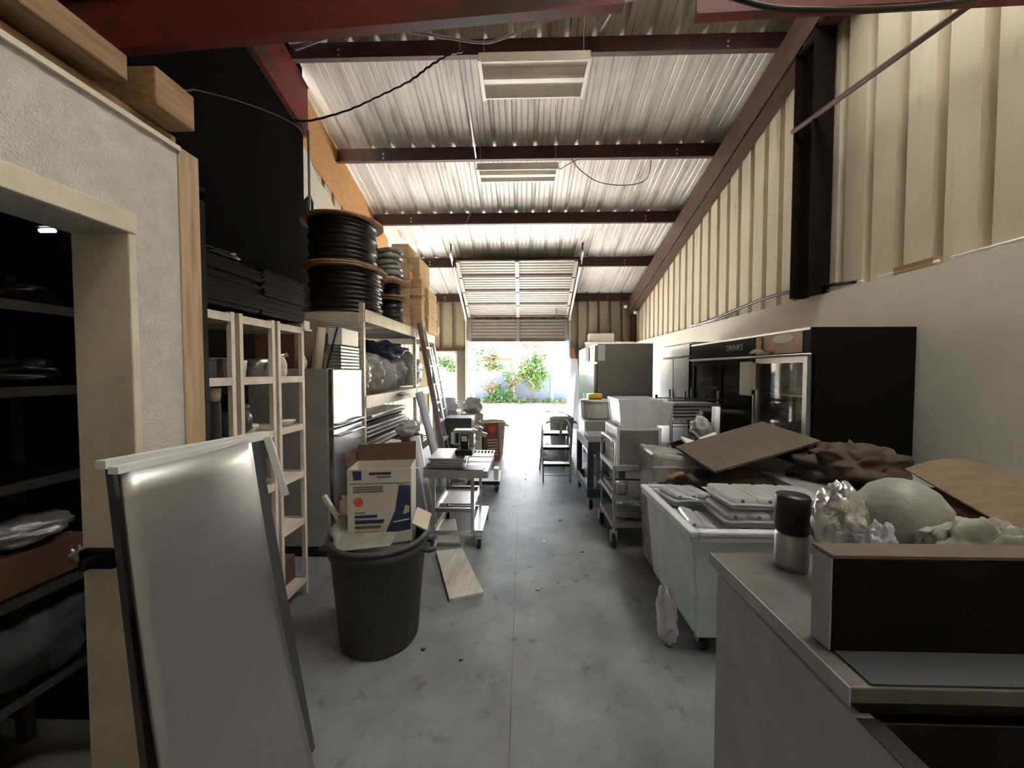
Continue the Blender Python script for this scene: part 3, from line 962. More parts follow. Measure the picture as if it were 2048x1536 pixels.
# ================================================================== JUNK PILE BEHIND THE TILT CART
t = thing('steel_cabinet', 'low dark steel cabinet buried under the junk pile', 'cabinet', (1.85, 3.65, 0))
MB().box(1.38, 2.36, 2.98, 4.35, 0.05, 0.80).build('body', M['black'], t, bevel=0.01)
for k in range(2):
    d = MB().box(1.355, 1.378, 3.0 + k * 0.68, 3.66 + k * 0.68, 0.1, 0.76).build('door', M['dull_steel'], t, bevel=0.004)
    MB().bar((1.34, 3.6 + k * 0.68, 0.55), (1.34, 3.6 + k * 0.68, 0.68), 0.014).build('handle', M['alu'], d)
MB().box(1.42, 2.32, 3.02, 4.31, 0, 0.05).build('plinth', M['black'], t)
t = thing('plastic_tub', 'grey wrapped tub under the brown hardboard sheet', 'tub', (1.18, 3.1, 0))
m = MB()
m.hexa([(1.04, 2.98, 0.0), (1.33, 2.98, 0.0), (1.33, 3.32, 0.0), (1.04, 3.32, 0.0), (1.0, 2.95, 0.98), (1.34, 2.95, 0.93), (1.34, 3.36, 0.93), (1.0, 3.36, 0.98)])
m.build('body', M['wrap'], t, bevel=0.03)
for zz in (0.86, 0.74):
    MB().box(0.995, 1.345, 2.94, 2.952, zz, zz + 0.012).build('strap', M['bag'], t)
m = MB()
m.slab([(1.30, 2.62, 0.905), (2.14, 2.80, 1.085), (2.06, 3.36, 1.15), (1.22, 3.08, 0.985)], 0.018)
tag(m.build('hardboard_sheet', M['hardboard']), 'brown hardboard sheet tilted on top of the junk pile', 'board')
t = thing('monitor', 'dark boxy monitor tipped on the junk pile', 'monitor', (1.9, 3.75, 0.80))
m = MB()
m.obox((1.92, 3.8, 1.06), (0.42, 0.10, 0.34), (0.25, 0.06, 0.1))
m.build('casing', M['black'], t, bevel=0.02)
m = MB()
m.obox((1.92, 3.93, 1.04), (0.30, 0.20, 0.24), (0.25, 0.06, 0.1))
m.build('back_hump', M['black'], t, bevel=0.03)
MB().box(1.8, 2.04, 3.72, 3.98, 0.80, 0.90).build('stand', M['black'], t)
tag(MB().cyl((1.76, 3.55, 0.95), (1.80, 3.62, 1.265), 0.035, 12).build('white_tube', M['white'], smooth=True), 'white plastic tube poking up beside the dark monitor', 'tube')
tag(MB().crumple((1.66, 3.62, 1.04), (0.10, 0.08, 0.13), 21, 0.3).build('plastic_bag', M['wrap'], smooth=True), 'dull plastic bag against the white tube on the junk pile', 'bag')
tag(MB().crumple((1.55, 3.45, 0.90), (0.20, 0.14, 0.10), 12, 0.45).build('bin_liner', M['black_bag'], smooth=True), 'black bin liner heap between the tub and the monitor', 'bag')
tag(MB().crumple((2.1, 4.1, 0.93), (0.26, 0.2, 0.13), 14, 0.35).build('bin_liner', M['black_bag'], smooth=True), 'black bin liner behind the dark monitor', 'bag')
papers = [((1.42, 3.28, 1.0), (0.15, 0.10, 0.006), (0.5, 0.3, 0.4), 'paper'), ((1.50, 3.33, 0.985), (0.10, 0.14, 0.006), (-0.4, 0.5, 1.0), 'white'),
          ((1.62, 3.35, 1.02), (0.16, 0.09, 0.006), (0.5, -0.3, 0.2), 'paper'), ((1.36, 3.22, 1.0), (0.09, 0.09, 0.006), (0.3, 0.7, 0.1), 'bag'),
          ((1.58, 3.5, 1.02), (0.12, 0.12, 0.006), (0.6, 0.2, 0.8), 'dull_steel')]
plabs = ['white paper scrap at the edge of the hardboard sheet, nearest the grey tub', 'white plastic scrap standing on edge in the junk pile', 'creased white paper scrap beside the monitor base',
         'small pale plastic scrap tucked behind the grey tub', 'bent metal scrap lying in front of the white tube']
for (c_, s_, r_, mt_), lb in zip(papers, plabs):
    tag(MB().obox(c_, s_, r_).build('scrap', M[mt_]), lb, 'scrap', 'scraps on the junk pile')
tag(MB().crumple((1.55, 2.86, 0.72), (0.42, 0.15, 0.13), 17, 0.45).build('brown_paper_heap', M['brown_bag'], smooth=True), 'heap of brown paper under the hardboard sheet', 'paper')
tag(MB().crumple((2.25, 2.72, 0.93), (0.33, 0.22, 0.16), 19, 0.45).build('brown_paper_heap', M['brown_bag'], smooth=True), 'mound of brown paper in front of the black cooler side', 'paper')
tag(MB().crumple((1.22, 2.93, 0.78), (0.12, 0.03, 0.05), 23, 0.4).build('brown_paper_heap', M['cardboard'], smooth=True), 'torn orange-brown card between the grey tub and the trays', 'card')
t = thing('low_counter', 'dark low counter beside the plaster-white wall near the freezer', 'counter', (2.5, 2.1, 0))
MB().box(1.84, 3.30, 1.62, 2.92, 0.05, 0.80).build('body', M['black'], t)
MB().box(1.80, 3.33, 1.58, 2.94, 0.80, 0.84).build('top', M['dull_steel'], t)
tag(MB().box(2.05, 2.95, 1.66, 2.22, 0.842, 0.945).build('dark_carton', M['dark_card'], bevel=0.006), 'flat dark carton propping up the bowed cardboard sheet', 'carton')
m = MB()
m.grid(lambda u, v: (1.86 + 0.40 * v + 1.0 * u, 1.40 + 0.92 * v + 0.1 * u, 0.965 + 0.055 * v + 0.05 * math.sin(u * 5) * (0.3 + v) - 0.03 * u), 12, 8)
tag(m.build('cardboard_sheet', M['dull_card'], solid=0.008), 'bowed brown cardboard sheet by the cream drywall', 'cardboard')

# ================================================================== TILT CART FULL OF TRAYS
t = thing('tilt_cart', 'big grey plastic tub cart heaped with clear trays', 'cart', (1.35, 2.47, 0))
m = MB()
bo = [(0.965, 2.11, 0.12), (1.74, 2.11, 0.12), (1.74, 2.82, 0.12), (0.965, 2.82, 0.12)]
to = [(0.915, 2.065, 0.735), (1.80, 2.065, 0.735), (1.80, 2.865, 0.735), (0.915, 2.865, 0.735)]
ti = [(0.94, 2.09, 0.735), (1.775, 2.09, 0.735), (1.775, 2.84, 0.735), (0.94, 2.84, 0.735)]
bi = [(0.99, 2.13, 0.15), (1.72, 2.13, 0.15), (1.72, 2.80, 0.15), (0.99, 2.80, 0.15)]
m.add(bo + to + ti + bi, [(3, 2, 1, 0)] + [(i, (i + 1) % 4, 4 + (i + 1) % 4, 4 + i) for i in range(4)] +
      [(4 + i, 4 + (i + 1) % 4, 8 + (i + 1) % 4, 8 + i) for i in range(4)] + [(8 + i, 8 + (i + 1) % 4, 12 + (i + 1) % 4, 12 + i) for i in range(4)] + [(12, 13, 14, 15)])
m.build('body', M['grey_bin'], t, bevel=0.012)
m = MB()
for a in ((0.885, 0.935, 2.03, 2.90), (1.78, 1.83, 2.03, 2.90), (0.935, 1.78, 2.03, 2.08), (0.935, 1.78, 2.85, 2.90)):
    m.box(a[0], a[1], a[2], a[3], 0.72, 0.752)
    m.box(a[0] + 0.008, a[1] - 0.008, a[2] + 0.008, a[3] - 0.008, 0.685, 0.72)
m.build('rim', M['grey_bin'], t, bevel=0.01)
for sx in (1.03, 1.68):
    for sy in (2.2, 2.74):
        c_ = MB().cyl((sx - 0.02, sy, 0.05), (sx + 0.02, sy, 0.05), 0.05, 14).build('caster', M['rubber'], t)
        MB().box(sx - 0.03, sx + 0.03, sy - 0.02, sy + 0.02, 0.05, 0.121).build('fork', M['dull_steel'], c_)


def clam(x0, y0, z0, w, d, h, n, label, rot=0.0, tilt=0.0, mt='clam'):
    """hinged clear box: rounded lower and upper shells, a flat flange and dimples along the front"""
    t_ = thing('clear_tray', label, 'tray', (x0, y0, z0), rot, 'clear trays heaped in the tub cart')
    t_.rotation_euler = (0, tilt, rot)
    MB().box(-w / 2 + 0.02, w / 2 - 0.02, -d / 2 + 0.02, d / 2 - 0.02, 0, h * 0.5).build('lower_shell', M[mt], t_, local=True, bevel=0.022)
    for k in range(n):
        xa = -w / 2 + 0.018 + (w - 0.036) * k / n
        xb = -w / 2 + 0.018 + (w - 0.036) * (k + 1) / n
        MB().box(xa + 0.001, xb - 0.001, -d / 2 + 0.02, d / 2 - 0.02, h * 0.55, h * 1.05).build('dome', M[mt], t_, local=True, bevel=h * 0.3)
    MB().box(-w / 2, w / 2, -d / 2, d / 2, h * 0.5, h * 0.55).build('flange', M['bag'], t_, local=True, bevel=0.001)
    for k in range(n):
        xx = -w / 2 + w * (k + 0.5) / n
        MB().cyl((xx, -d / 2 + 0.017, h * 0.76), (xx, -d / 2 + 0.03, h * 0.76), h * 0.14, 10).build('dimple', M['grey_ink'], t_, local=True)
    return t_


clam(1.44, 2.30, 0.61, 0.66, 0.36, 0.095, 5, 'clear moulded tray lowest in the front stack of the tub cart', 0.03, 0.01)
clam(1.46, 2.31, 0.712, 0.64, 0.34, 0.085, 5, 'clear moulded tray in the middle of the front stack of the tub cart', -0.04, 0.0)
clam(1.47, 2.34, 0.805, 0.62, 0.34, 0.07, 4, 'clear moulded tray topmost in the front stack of the tub cart', 0.03, 0.03)
clam(1.11, 2.66, 0.70, 0.30, 0.26, 0.085, 3, 'frosted white tray by the far corner of the tub cart', 0.2, 0.05, 'bag')
clam(1.06, 2.36, 0.64, 0.22, 0.30, 0.07, 2, 'small clear tray slanting between the cart rim and the front stack', -0.15, 0.25)
clam(1.56, 2.68, 0.70, 0.44, 0.28, 0.085, 3, 'clear tray at the back of the tub cart near the brown paper', 0.1, -0.04)
tag(MB().cyl((0.99, 2.60, 0.775), (1.22, 2.42, 0.765), 0.008, 6).build('white_rod', M['white']), 'thin white rod lying across the clear trays', 'rod')
tag(MB().crumple((1.36, 2.47, 0.44), (0.30, 0.26, 0.15), 31, 0.2).build('plastic_bag', M['dirty_bag'], smooth=True), 'dull bag filling the bottom of the tub cart', 'bag')
tag(MB().crumple((0.86, 2.27, 0.135), (0.045, 0.10, 0.17), 33, 0.4, 40, 26).build('plastic_bag', M['white'], smooth=True), 'crumpled white plastic bag slumped on the floor against the tub cart', 'bag')

# ================================================================== NEAR FREEZER WITH THE BLACK PANEL
t = thing('chest_freezer', 'grey chest freezer with its dark well open, closest to the viewer', 'freezer', (1.35, 0.95, 0))
m = MB()
m.box(0.738, 0.785, 0.40, 1.46, 0.06, 0.831)
m.box(0.785, 2.0, 1.42, 1.46, 0.06, 0.831)
m.box(1.96, 2.0, 0.40, 1.42, 0.06, 0.831)
m.box(0.785, 1.96, 0.40, 0.44, 0.06, 0.831)
m.build('body', M['freezer'], t, bevel=0.008)
MB().box(0.785, 1.96, 0.44, 1.42, 0.06, 0.42).build('well_floor', M['black'], t)
m = MB()
m.box(0.7855, 0.79, 0.44, 1.42, 0.42, 0.83)
m.box(0.79, 1.96, 0.835, 0.84, 0.42, 0.83)
m.box(0.7385, 1.99, 0.405, 0.44, 0.8315, 0.834)
m.box(0.7385, 0.785, 0.44, 0.846, 0.8315, 0.834)
m.build('well_lining', M['black'], t)
MB().box(0.7275, 2.02, 0.85, 1.485, 0.862, 0.90).build('lid', M['freezer_top'], t, bevel=0.004)
m = MB()
m.box(0.722, 0.727, 0.848, 1.487, 0.858, 0.901)
m.build('lid_edge', M['freezer'], t)
MB().box(0.757, 2.0, 0.86, 1.45, 0.832, 0.862).build('gasket', M['rubber'], t)
m = MB()
m.box(0.78, 1.98, 0.45, 1.44, 0.0, 0.06)
m.build('plinth', M['black'], t)
t = thing('black_panel_box', 'flat black box standing on edge across the freezer lid', 'box', (1.3, 0.99, 0.90))
MB().box(0.768, 1.95, 0.955, 1.02, 0.90, 1.138).build('casing', M['black_paint'], t, bevel=0.004)
MB().box(0.775, 1.95, 0.853, 0.955, 0.901, 0.906).build('lid_shade_strip', M['dark_can'], t)  # dark strip laid over the lid front to paint in shade
MB().box(0.766, 1.95, 0.955, 1.025, 1.138, 1.146).build('top_strip', M['hardboard'], t)
MB().box(0.763, 0.767, 0.957, 1.018, 0.905, 1.136).build('side_plate', M['freezer'], t)
t = thing('globe_jar', 'pale frosted globe jar behind the black box on the freezer', 'jar', (1.24, 1.28, 0.90))
MB().lathe([(0.10, 0), (0.125, 0.03), (0.135, 0.12), (0.132, 0.2), (0.118, 0.265), (0.085, 0.315), (0.045, 0.34), (0.012, 0.348)], (1.24, 1.28, 0.90), 28).build('globe', M['dirty_bag'], t, smooth=True)
MB().lathe([(0.105, 0.0), (0.138, 0.004), (0.138, 0.024), (0.105, 0.028)], (1.24, 1.28, 0.9), 28).build('collar', M['offwhite'], t, smooth=True)
tag(MB().crumple((1.02, 1.25, 1.08), (0.075, 0.06, 0.15), 41, 0.28, 40, 26).build('foil_bundle', M['foil'], smooth=True), 'crumpled silver foil bundle beside the globe jar', 'foil')
tag(MB().crumple((1.03, 1.12, 1.03), (0.05, 0.04, 0.12), 43, 0.3, 40, 26).build('foil_bundle', M['bag'], smooth=True), 'small shiny plastic wad behind the black box rim', 'wad')
tag(MB().crumple((1.32, 1.13, 1.02), (0.20, 0.05, 0.14), 45, 0.35, 40, 26).build('plastic_bag', M['dirty_bag'], smooth=True), 'dull grey bag tucked between the globe jar and the black box', 'bag')
t = thing('metal_canister', 'dark metal canister at the back of the freezer lid', 'canister', (0.96, 1.38, 0.90))
MB().lathe([(0.05, 0), (0.052, 0.02), (0.052, 0.12), (0.045, 0.13)], (0.96, 1.38, 0.90), 18).build('body', M['dull_steel'], t, smooth=True)
MB().lathe([(0.047, 0.13), (0.054, 0.135), (0.054, 0.255), (0.05, 0.262)], (0.96, 1.38, 0.90), 18).build('cap', M['black'], t, smooth=True)

# ================================================================== SERVICE CARTS ON THE COOLER SIDE
def caster(parent, x_, y_, r=0.05, matl=None):
    c_ = MB().cyl((x_ - 0.018, y_, r), (x_ + 0.018, y_, r), r, 16).build('caster', M['rubber'], parent, smooth=False, bevel=0.006)
    m_ = MB()
    m_.box(x_ - 0.028, x_ - 0.021, y_ - 0.02, y_ + 0.02, r, 2 * r + 0.035)
    m_.box(x_ + 0.021, x_ + 0.028, y_ - 0.02, y_ + 0.02, r, 2 * r + 0.035)
    m_.box(x_ - 0.028, x_ + 0.028, y_ - 0.025, y_ + 0.025, 2 * r + 0.03, 2 * r + 0.042)
    m_.build('fork', matl or M['alu'], c_)
    return c_


t = thing('steel_cart', 'steel service cart carrying a slatted white crate', 'cart', (1.06, 3.75, 0))
for sx in (0.83, 1.30):
    for sy in (3.48, 4.02):
        MB().cyl((sx, sy, 0.14), (sx, sy, 0.96 if sx < 1 else 0.76), 0.0125, 8).build('post', M['alu'] if sx < 1 else M['dull_steel'], t, smooth=True)
        caster(t, sx, sy, 0.055)
for q, zz in enumerate((0.20, 0.45, 0.72)):
    m = MB()
    m.box(0.82, 1.31, 3.47, 4.03, zz, zz + 0.008)
    m.box(0.815, 0.825, 3.47, 4.03, zz - 0.02, zz + 0.025)
    m.box(1.305, 1.315, 3.47, 4.03, zz - 0.02, zz + 0.025)
    m.box(0.825, 1.305, 3.465, 3.475, zz - 0.02, zz + 0.025)
    m.box(0.825, 1.305, 4.025, 4.035, zz - 0.02, zz + 0.025)
    m.build('shelf', M['dull_steel'], t)
m = MB()
m.tube([(0.83, 3.48, 0.93), (0.83, 3.50, 0.955), (0.83, 3.6, 0.965), (0.83, 3.9, 0.965), (0.83, 4.0, 0.955), (0.83, 4.02, 0.93)], 0.017, 8)
m.build('handle', M['white'], t, smooth=True)
# slatted crate on the cart
t = thing('slatted_crate', 'white crate with slatted sides on the steel cart', 'crate', (1.06, 3.75, 0.73))
m = MB()
m.box(0.865, 1.255, 3.52, 3.98, 0.73, 0.745)
m.build('base', M['white'], t)
for (a0, a1, b0, b1) in ((0.86, 0.885, 3.51, 3.54), (1.235, 1.26, 3.51, 3.54), (0.86, 0.885, 3.96, 3.99), (1.235, 1.26, 3.96, 3.99)):
    MB().box(a0, a1, b0, b1, 0.73, 1.07).build('corner', M['white'], t)
for k in range(15):
    zz = 0.752 + 0.0205 * k
    for nm, a in (('slat', (0.865, 0.872, 3.54, 3.96)), ('slat', (1.247, 1.255, 3.54, 3.96)), ('slat', (0.885, 1.235, 3.516, 3.524)), ('slat', (0.885, 1.235, 3.976, 3.984))):
        MB().box(a[0], a[1], a[2], a[3], zz, zz + 0.012).build(nm, M['white'] if a[0] < 0.88 and a[1] < 0.9 else M['dull_steel'], t)
m = MB()
m.box(0.89, 1.23, 3.545, 3.955, 0.75, 1.04)
m.build('lining', M['dull_steel'], t)
m = MB()
for a in ((0.858, 0.888, 3.508, 3.992), (1.232, 1.262, 3.508, 3.992), (0.888, 1.232, 3.508, 3.536), (0.888, 1.232, 3.964, 3.992)):
    m.box(*a, 1.06, 1.08)
m.build('rim', M['white'], t)


def clear_bin(x0, x1, y0, y1, z0, z1, label, matl):
    t_ = thing('clear_bin', label, 'bin', ((x0 + x1) / 2, (y0 + y1) / 2, z0))
    e = 0.03
    m_ = MB()
    m_.add([(x0 + e, y0 + e, z0), (x1 - e, y0 + e, z0), (x1 - e, y1 - e, z0), (x0 + e, y1 - e, z0), (x0, y0, z1), (x1, y0, z1), (x1, y1, z1), (x0, y1, z1)],
           [(0, 3, 2, 1), (0, 1, 5, 4), (1, 2, 6, 5), (2, 3, 7, 6), (3, 0, 4, 7)])
    m_.build('shell', matl, t_, solid=0.006)
    m_ = MB()
    for a in ((x0 - 0.012, x1 + 0.012, y0 - 0.012, y0 + 0.004), (x0 - 0.012, x1 + 0.012, y1 - 0.004, y1 + 0.012), (x0 - 0.012, x0 + 0.004, y0 + 0.004, y1 - 0.004), (x1 - 0.004, x1 + 0.012, y0 + 0.004, y1 - 0.004)):
        m_.box(*a, z1 - 0.012, z1 + 0.006)
    m_.build('rim', M['white'], t_)
    for (xa, ya, xb, yb) in ((x0 + e, y0 + e, x0, y0), (x1 - e, y0 + e, x1, y0), (x1 - e, y1 - e, x1, y1), (x0 + e, y1 - e, x0, y1)):
        MB().bar((xa, ya, z0), (xb, yb, z1 - 0.012), 0.014).build('corner_rib', M['white'], t_)
    return t_


clear_bin(0.885, 1.26, 3.53, 3.97, 1.083, 1.335, 'tall clear bin stacked on top of the slatted crate', M['clear'])
tag(MB().tube([(1.06, 3.72, 1.10), (1.07, 3.71, 1.2), (1.05, 3.70, 1.28), (1.04, 3.70, 1.31)], 0.014, 8).build('hose_piece', M['cream_ink'], smooth=True), 'bent cream hose piece standing in the tall clear bin', 'hose')
tag(MB().lathe([(0.022, 0), (0.022, 0.1), (0.016, 0.12)], (1.0, 3.68, 1.091), 12).build('plastic_bottle', M['white'], smooth=True), 'small white bottle standing in the tall clear bin', 'bottle')
clear_bin(1.265, 1.42, 3.66, 4.0, 1.083, 1.30, 'narrow clear bin pushed beside the tall clear bin', M['clear'])
tag(MB().crumple((1.02, 3.72, 0.265), (0.15, 0.18, 0.055), 51, 0.3).build('paper_bundle', M['bag'], smooth=True), 'white paper bundle on the bottom deck of the steel cart', 'paper')
tag(MB().obox((1.2, 3.6, 0.27), (0.14, 0.16, 0.11), (0, 0, 0.2)).build('carton', M['card_white'], bevel=0.004), 'small printed carton on the bottom deck of the steel cart', 'carton')
tag(MB().obox((0.845, 3.75, 0.487), (0.02, 0.5, 0.012), (0, 0, 0)).build('price_strip', M['paper']), 'white ticket strip along the middle deck of the steel cart', 'strip')
tag(MB().lathe([(0.04, 0), (0.055, 0.09), (0.058, 0.1)], (0.92, 3.56, 0.472), 14).build('white_cup', M['white'], smooth=True), 'white cup on the middle deck of the steel cart', 'cup')

t = thing('utility_cart', 'dark moulded utility cart behind the steel cart', 'cart', (0.94, 4.85, 0))
m = MB()
for zz in (0.16, 0.70):
    m.box(0.77, 1.16, 4.42, 5.30, zz, zz + 0.03)
    for a in ((0.75, 0.775, 4.40, 5.32), (1.155, 1.18, 4.40, 5.32), (0.775, 1.155, 4.40, 4.425), (0.775, 1.155, 5.295, 5.32)):
        m.box(*a, zz - 0.02, zz + 0.09)
m.build('tray', M['dark_can'], t, bevel=0.006)
for sx in (0.77, 1.13):
    for sy in (4.41, 5.27):
        MB().box(sx - 0.02, sx + 0.05, sy - 0.0, sy + 0.045, 0.2, 0.72).build('leg', M['dark_can'], t, bevel=0.006)
        caster(t, sx + 0.02, sy + 0.03, 0.055, M['dull_steel'])
t = thing('white_caddy', 'white boxy food tub on the moulded cart', 'tub', (0.95, 4.95, 0.73))
m = MB()
m.hexa([(0.80, 4.75, 0.735), (1.12, 4.75, 0.735), (1.12, 5.2, 0.735), (0.80, 5.2, 0.735), (0.77, 4.72, 0.985), (1.15, 4.72, 0.985), (1.15, 5.23, 0.985), (0.77, 5.23, 0.985)])
m.build('body', M['fridge_side'], t, bevel=0.01)
m = MB()
m.hexa([(0.765, 4.73, 0.76), (0.797, 4.73, 0.74), (0.797, 5.2, 0.74), (0.765, 5.2, 0.76), (0.758, 4.72, 0.98), (0.768, 4.72, 0.98), (0.768, 5.23, 0.98), (0.758, 5.23, 0.98)])
m.build('side_panel', M['white'], t)
t = thing('round_tub', 'round translucent white tub on the boxy food tub', 'tub', (0.945, 5.0, 0.99))
MB().lathe([(0.165, 0.0), (0.18, 0.02), (0.188, 0.215)], (0.945, 5.0, 0.99), 28).build('body', M['milky'], t, smooth=True)
MB().lathe([(0.19, 0.215), (0.197, 0.22), (0.197, 0.238), (0.185, 0.245)], (0.945, 5.0, 0.99), 28).build('lid', M['white'], t, smooth=True)
for k in range(14):
    a = 2 * PI * k / 14
    MB().bar((0.945 + 0.178 * math.cos(a), 5.0 + 0.178 * math.sin(a), 1.01), (0.945 + 0.187 * math.cos(a), 5.0 + 0.187 * math.sin(a), 1.2), 0.012).build('rib', M['white'], t)
t = thing('yellow_lid', 'yellow flat container on the round white tub', 'container', (0.93, 5.0, 1.237))
MB().box(0.84, 1.02, 4.92, 5.08, 1.252, 1.31).build('body', M['yellow'], t, bevel=0.012)
MB().box(0.85, 1.01, 4.93, 5.07, 1.236, 1.252).build('base', M['black'], t)
clear_bin(0.76, 0.98, 4.43, 4.70, 0.735, 0.86, 'shallow clear bin at the near end of the moulded cart', M['clear'])
tag(MB().crumple((0.90, 4.9, 0.34), (0.09, 0.2, 0.16), 55, 0.35).build('plastic_bag', M['bag'], smooth=True), 'white plastic bag on the lower tray of the moulded cart', 'bag')
tag(MB().lathe([(0.05, 0), (0.06, 0.06), (0.045, 0.14), (0.02, 0.17)], (0.84, 4.6, 0.192), 14).build('white_jug', M['white'], smooth=True), 'white jug on the lower tray of the moulded cart', 'jug')

# step stool
t = thing('step_stool', 'silver folding step stool standing alone in the aisle', 'step stool', (0.48, 5.8, 0))
for sx in (0.30, 0.685):
    MB().tube([(sx, 5.50, 0.0), (sx, 5.56, 0.3), (sx, 5.64, 0.74)], 0.013, 8).build('leg', M['chrome'], t, smooth=True)
    MB().tube([(sx - 0.02, 6.2, 0.0), (sx, 5.95, 0.5), (sx, 5.82, 0.78)], 0.013, 8).build('leg', M['chrome'], t, smooth=True)
for zz, yy in ((0.68, 5.7), (0.49, 5.62), (0.26, 5.56)):
    s_ = MB().box(0.305, 0.68, yy - 0.06, yy + 0.09 + (0.10 if zz > 0.6 else 0), zz - 0.012, zz + 0.008).build('step', M['alu'], t, bevel=0.003)
    MB().box(0.305, 0.68, yy - 0.072, yy - 0.06, zz - 0.03, zz + 0.01).build('tread_edge', M['black'], s_)
m = MB()
m.tube([(0.56, 5.62, 0.62), (0.56, 5.62, 0.80), (0.575, 5.63, 0.86), (0.62, 5.63, 0.885), (0.665, 5.63, 0.86), (0.685, 5.63, 0.80), (0.685, 5.63, 0.55)], 0.022, 8)
m.build('hand_loop', M['grey_can'], t, smooth=True)
MB().bar((0.30, 5.53, 0.10), (0.685, 5.53, 0.10), 0.014).build('brace', M['dull_steel'], t)


def garbage_can(name, cx_, cy_, r0, r1, h, matl, label, seg=32):
    t_ = thing(name, label, 'trash can', (cx_, cy_, 0))
    MB().lathe([(r0 * 0.9, 0), (r0, 0.02), (r1 * 0.985, h * 0.86), (r1 * 1.03, h * 0.87), (r1 * 1.03, h * 0.95), (r1, h * 0.96), (r1, h), (r1 * 0.95, h), (r1 * 0.94, h * 0.9), (r0 * 0.93, 0.04)],
               (cx_, cy_, 0), seg).build('body', matl, t_, smooth=True, bevel=0)
    m_ = MB()
    m_.lathe([(r1 * 1.0, h - 0.022), (r1 * 1.06, h - 0.02), (r1 * 1.06, h), (r1 * 1.0, h + 0.004)], (cx_, cy_, 0), seg, cap=False)
    m_.build('rim', matl, t_, smooth=True)
    for sg_ in (-1, 1):
        x_ = cx_ + sg_ * r1 * 1.04
        m_ = MB()
        m_.tube([(x_ - sg_ * 0.02, cy_ - 0.07, h * 0.90), (x_ + sg_ * 0.035, cy_ - 0.06, h * 0.88), (x_ + sg_ * 0.045, cy_, h * 0.85), (x_ + sg_ * 0.035, cy_ + 0.06, h * 0.88), (x_ - sg_ * 0.02, cy_ + 0.07, h * 0.90)], 0.016, 8)
        m_.build('handle', matl, t_, smooth=True)
    return t_


garbage_can('trash_can', 0.73, 7.2, 0.19, 0.225, 0.73, M['grey_can'], 'light grey round trash can behind the step stool')
tag(MB().tube([(0.42, 7.0, 0.86), (0.75, 7.1, 0.84), (0.93, 7.3, 0.72)], 0.012, 6).build('stick', M['old_wood']), 'thin stick laid over the light grey trash can', 'stick')
tag(MB().crumple((0.47, 6.9, 0.13), (0.15, 0.16, 0.16), 61, 0.35).build('plastic_bag', M['bag'], smooth=True), 'white bag on the floor between the step stool and the grey trash can', 'bag')
m = MB()
m.slab([(1.36, 11.2, 0.0), (1.70, 11.2, 0.0), (1.66, 11.7, 1.95), (1.45, 11.7, 1.98)], 0.02)
tag(m.build('leaning_panel', M['white']), 'tall white panel leaning beside the roll-up door jamb', 'panel')
m = MB()
m.slab([(1.40, 10.9, 0.0), (1.75, 10.9, 0.0), (1.74, 11.35, 1.3), (1.56, 11.35, 1.55)], 0.02)
tag(m.build('leaning_panel', M['bluish']), 'pale blue panel leaning in front of the tall white one', 'panel')

# ================================================================== LEANING WHITE PANELS
t = thing('leaning_panel', 'white laminate panel leaning in front, its face to the aisle', 'panel', (-0.95, 1.2, 0))
m = MB()


def bowed(u, v):
    """sheet bowed towards the aisle, more at the top than at the floor"""
    y0, y1 = 0.885 + 0.045 * v, 1.40 - 0.015 * v
    bow = 0.034 * (0.35 + 0.65 * v) * 4 * u * (1 - u)
    return (-0.78 - 0.23 * v + bow - 0.02 * math.sin(PI * v), y0 + (y1 - y0) * u, 1.345 * v)


m.grid(bowed, 14, 20)
m.build('board', M['white_lam'], t, smooth=True, solid=0.016)
m = MB()
m.bar((-1.01, 0.915, 1.354), (-1.01, 1.45, 1.344), 0.026, 0.018)
m.build('top_edging', M['white'], t)
t = thing('leaning_panel', 'second laminate panel behind the front one, topped by white edging', 'panel', (-1.1, 1.25, 0))
m = MB()
m.hexa([(-0.88, 0.90, 0.0), (-0.90, 0.90, 0.0), (-0.90, 1.56, 0.0), (-0.88, 1.56, 0.0),
        (-1.095, 0.99, 1.345), (-1.115, 0.99, 1.345), (-1.115, 1.56, 1.32), (-1.095, 1.56, 1.32)])
m.build('board', M['dark_can'], t)  # dark colour stands for its shade behind the front panel
MB().bar((-1.105, 0.97, 1.354), (-1.105, 1.62, 1.33), 0.03, 0.022).build('top_edging', M['white'], t)
MB().bar((-1.085, 1.60, 1.32), (-1.03, 1.63, 1.06), 0.014, 0.028).build('side_edging', M['white'], t)

# ================================================================== NARROW SHELF RACKS
def narrow_rack(y0, y1, label):
    t_ = thing('shelf_rack', label, 'rack', (-1.8, (y0 + y1) / 2, 0), 0, 'narrow beige racks in a row')
    x0, x1, p = -2.08, -1.545, 0.026
    for sx in (x0, x1 - p):
        for sy in (y0, y1 - p):
            MB().box(sx, sx + p, sy, sy + p, 0, 1.915).build('post', M['rack_paint'], t_)
    for zz in (0.10, 0.53, 0.865, 1.20, 1.535, 1.875):
        m_ = MB()
        m_.box(x0, x1, y0 + p, y1 - p, zz + 0.018, zz + 0.024)
        s_ = m_.build('shelf', M['rack_paint'], t_)
        m_ = MB()
        m_.box(x1 - 0.012, x1 - 0.002, y0 + p, y1 - p, zz - 0.012, zz + 0.03)
        m_.box(x0 + p, x1 - p, y0 + 0.002, y0 + 0.012, zz - 0.012, zz + 0.03)
        m_.box(x0 + p, x1 - p, y1 - 0.012, y1 - 0.002, zz - 0.012, zz + 0.03)
        m_.build('lip', M['rack_paint'], s_)
    return t_


narrow_rack(2.40, 2.69, 'narrow beige rack farthest from the bare stud, next to the trash can')
narrow_rack(2.07, 2.37, 'narrow beige rack in the middle of the row of three')
narrow_rack(1.72, 2.035, 'narrow beige rack half hidden by the bare stud')


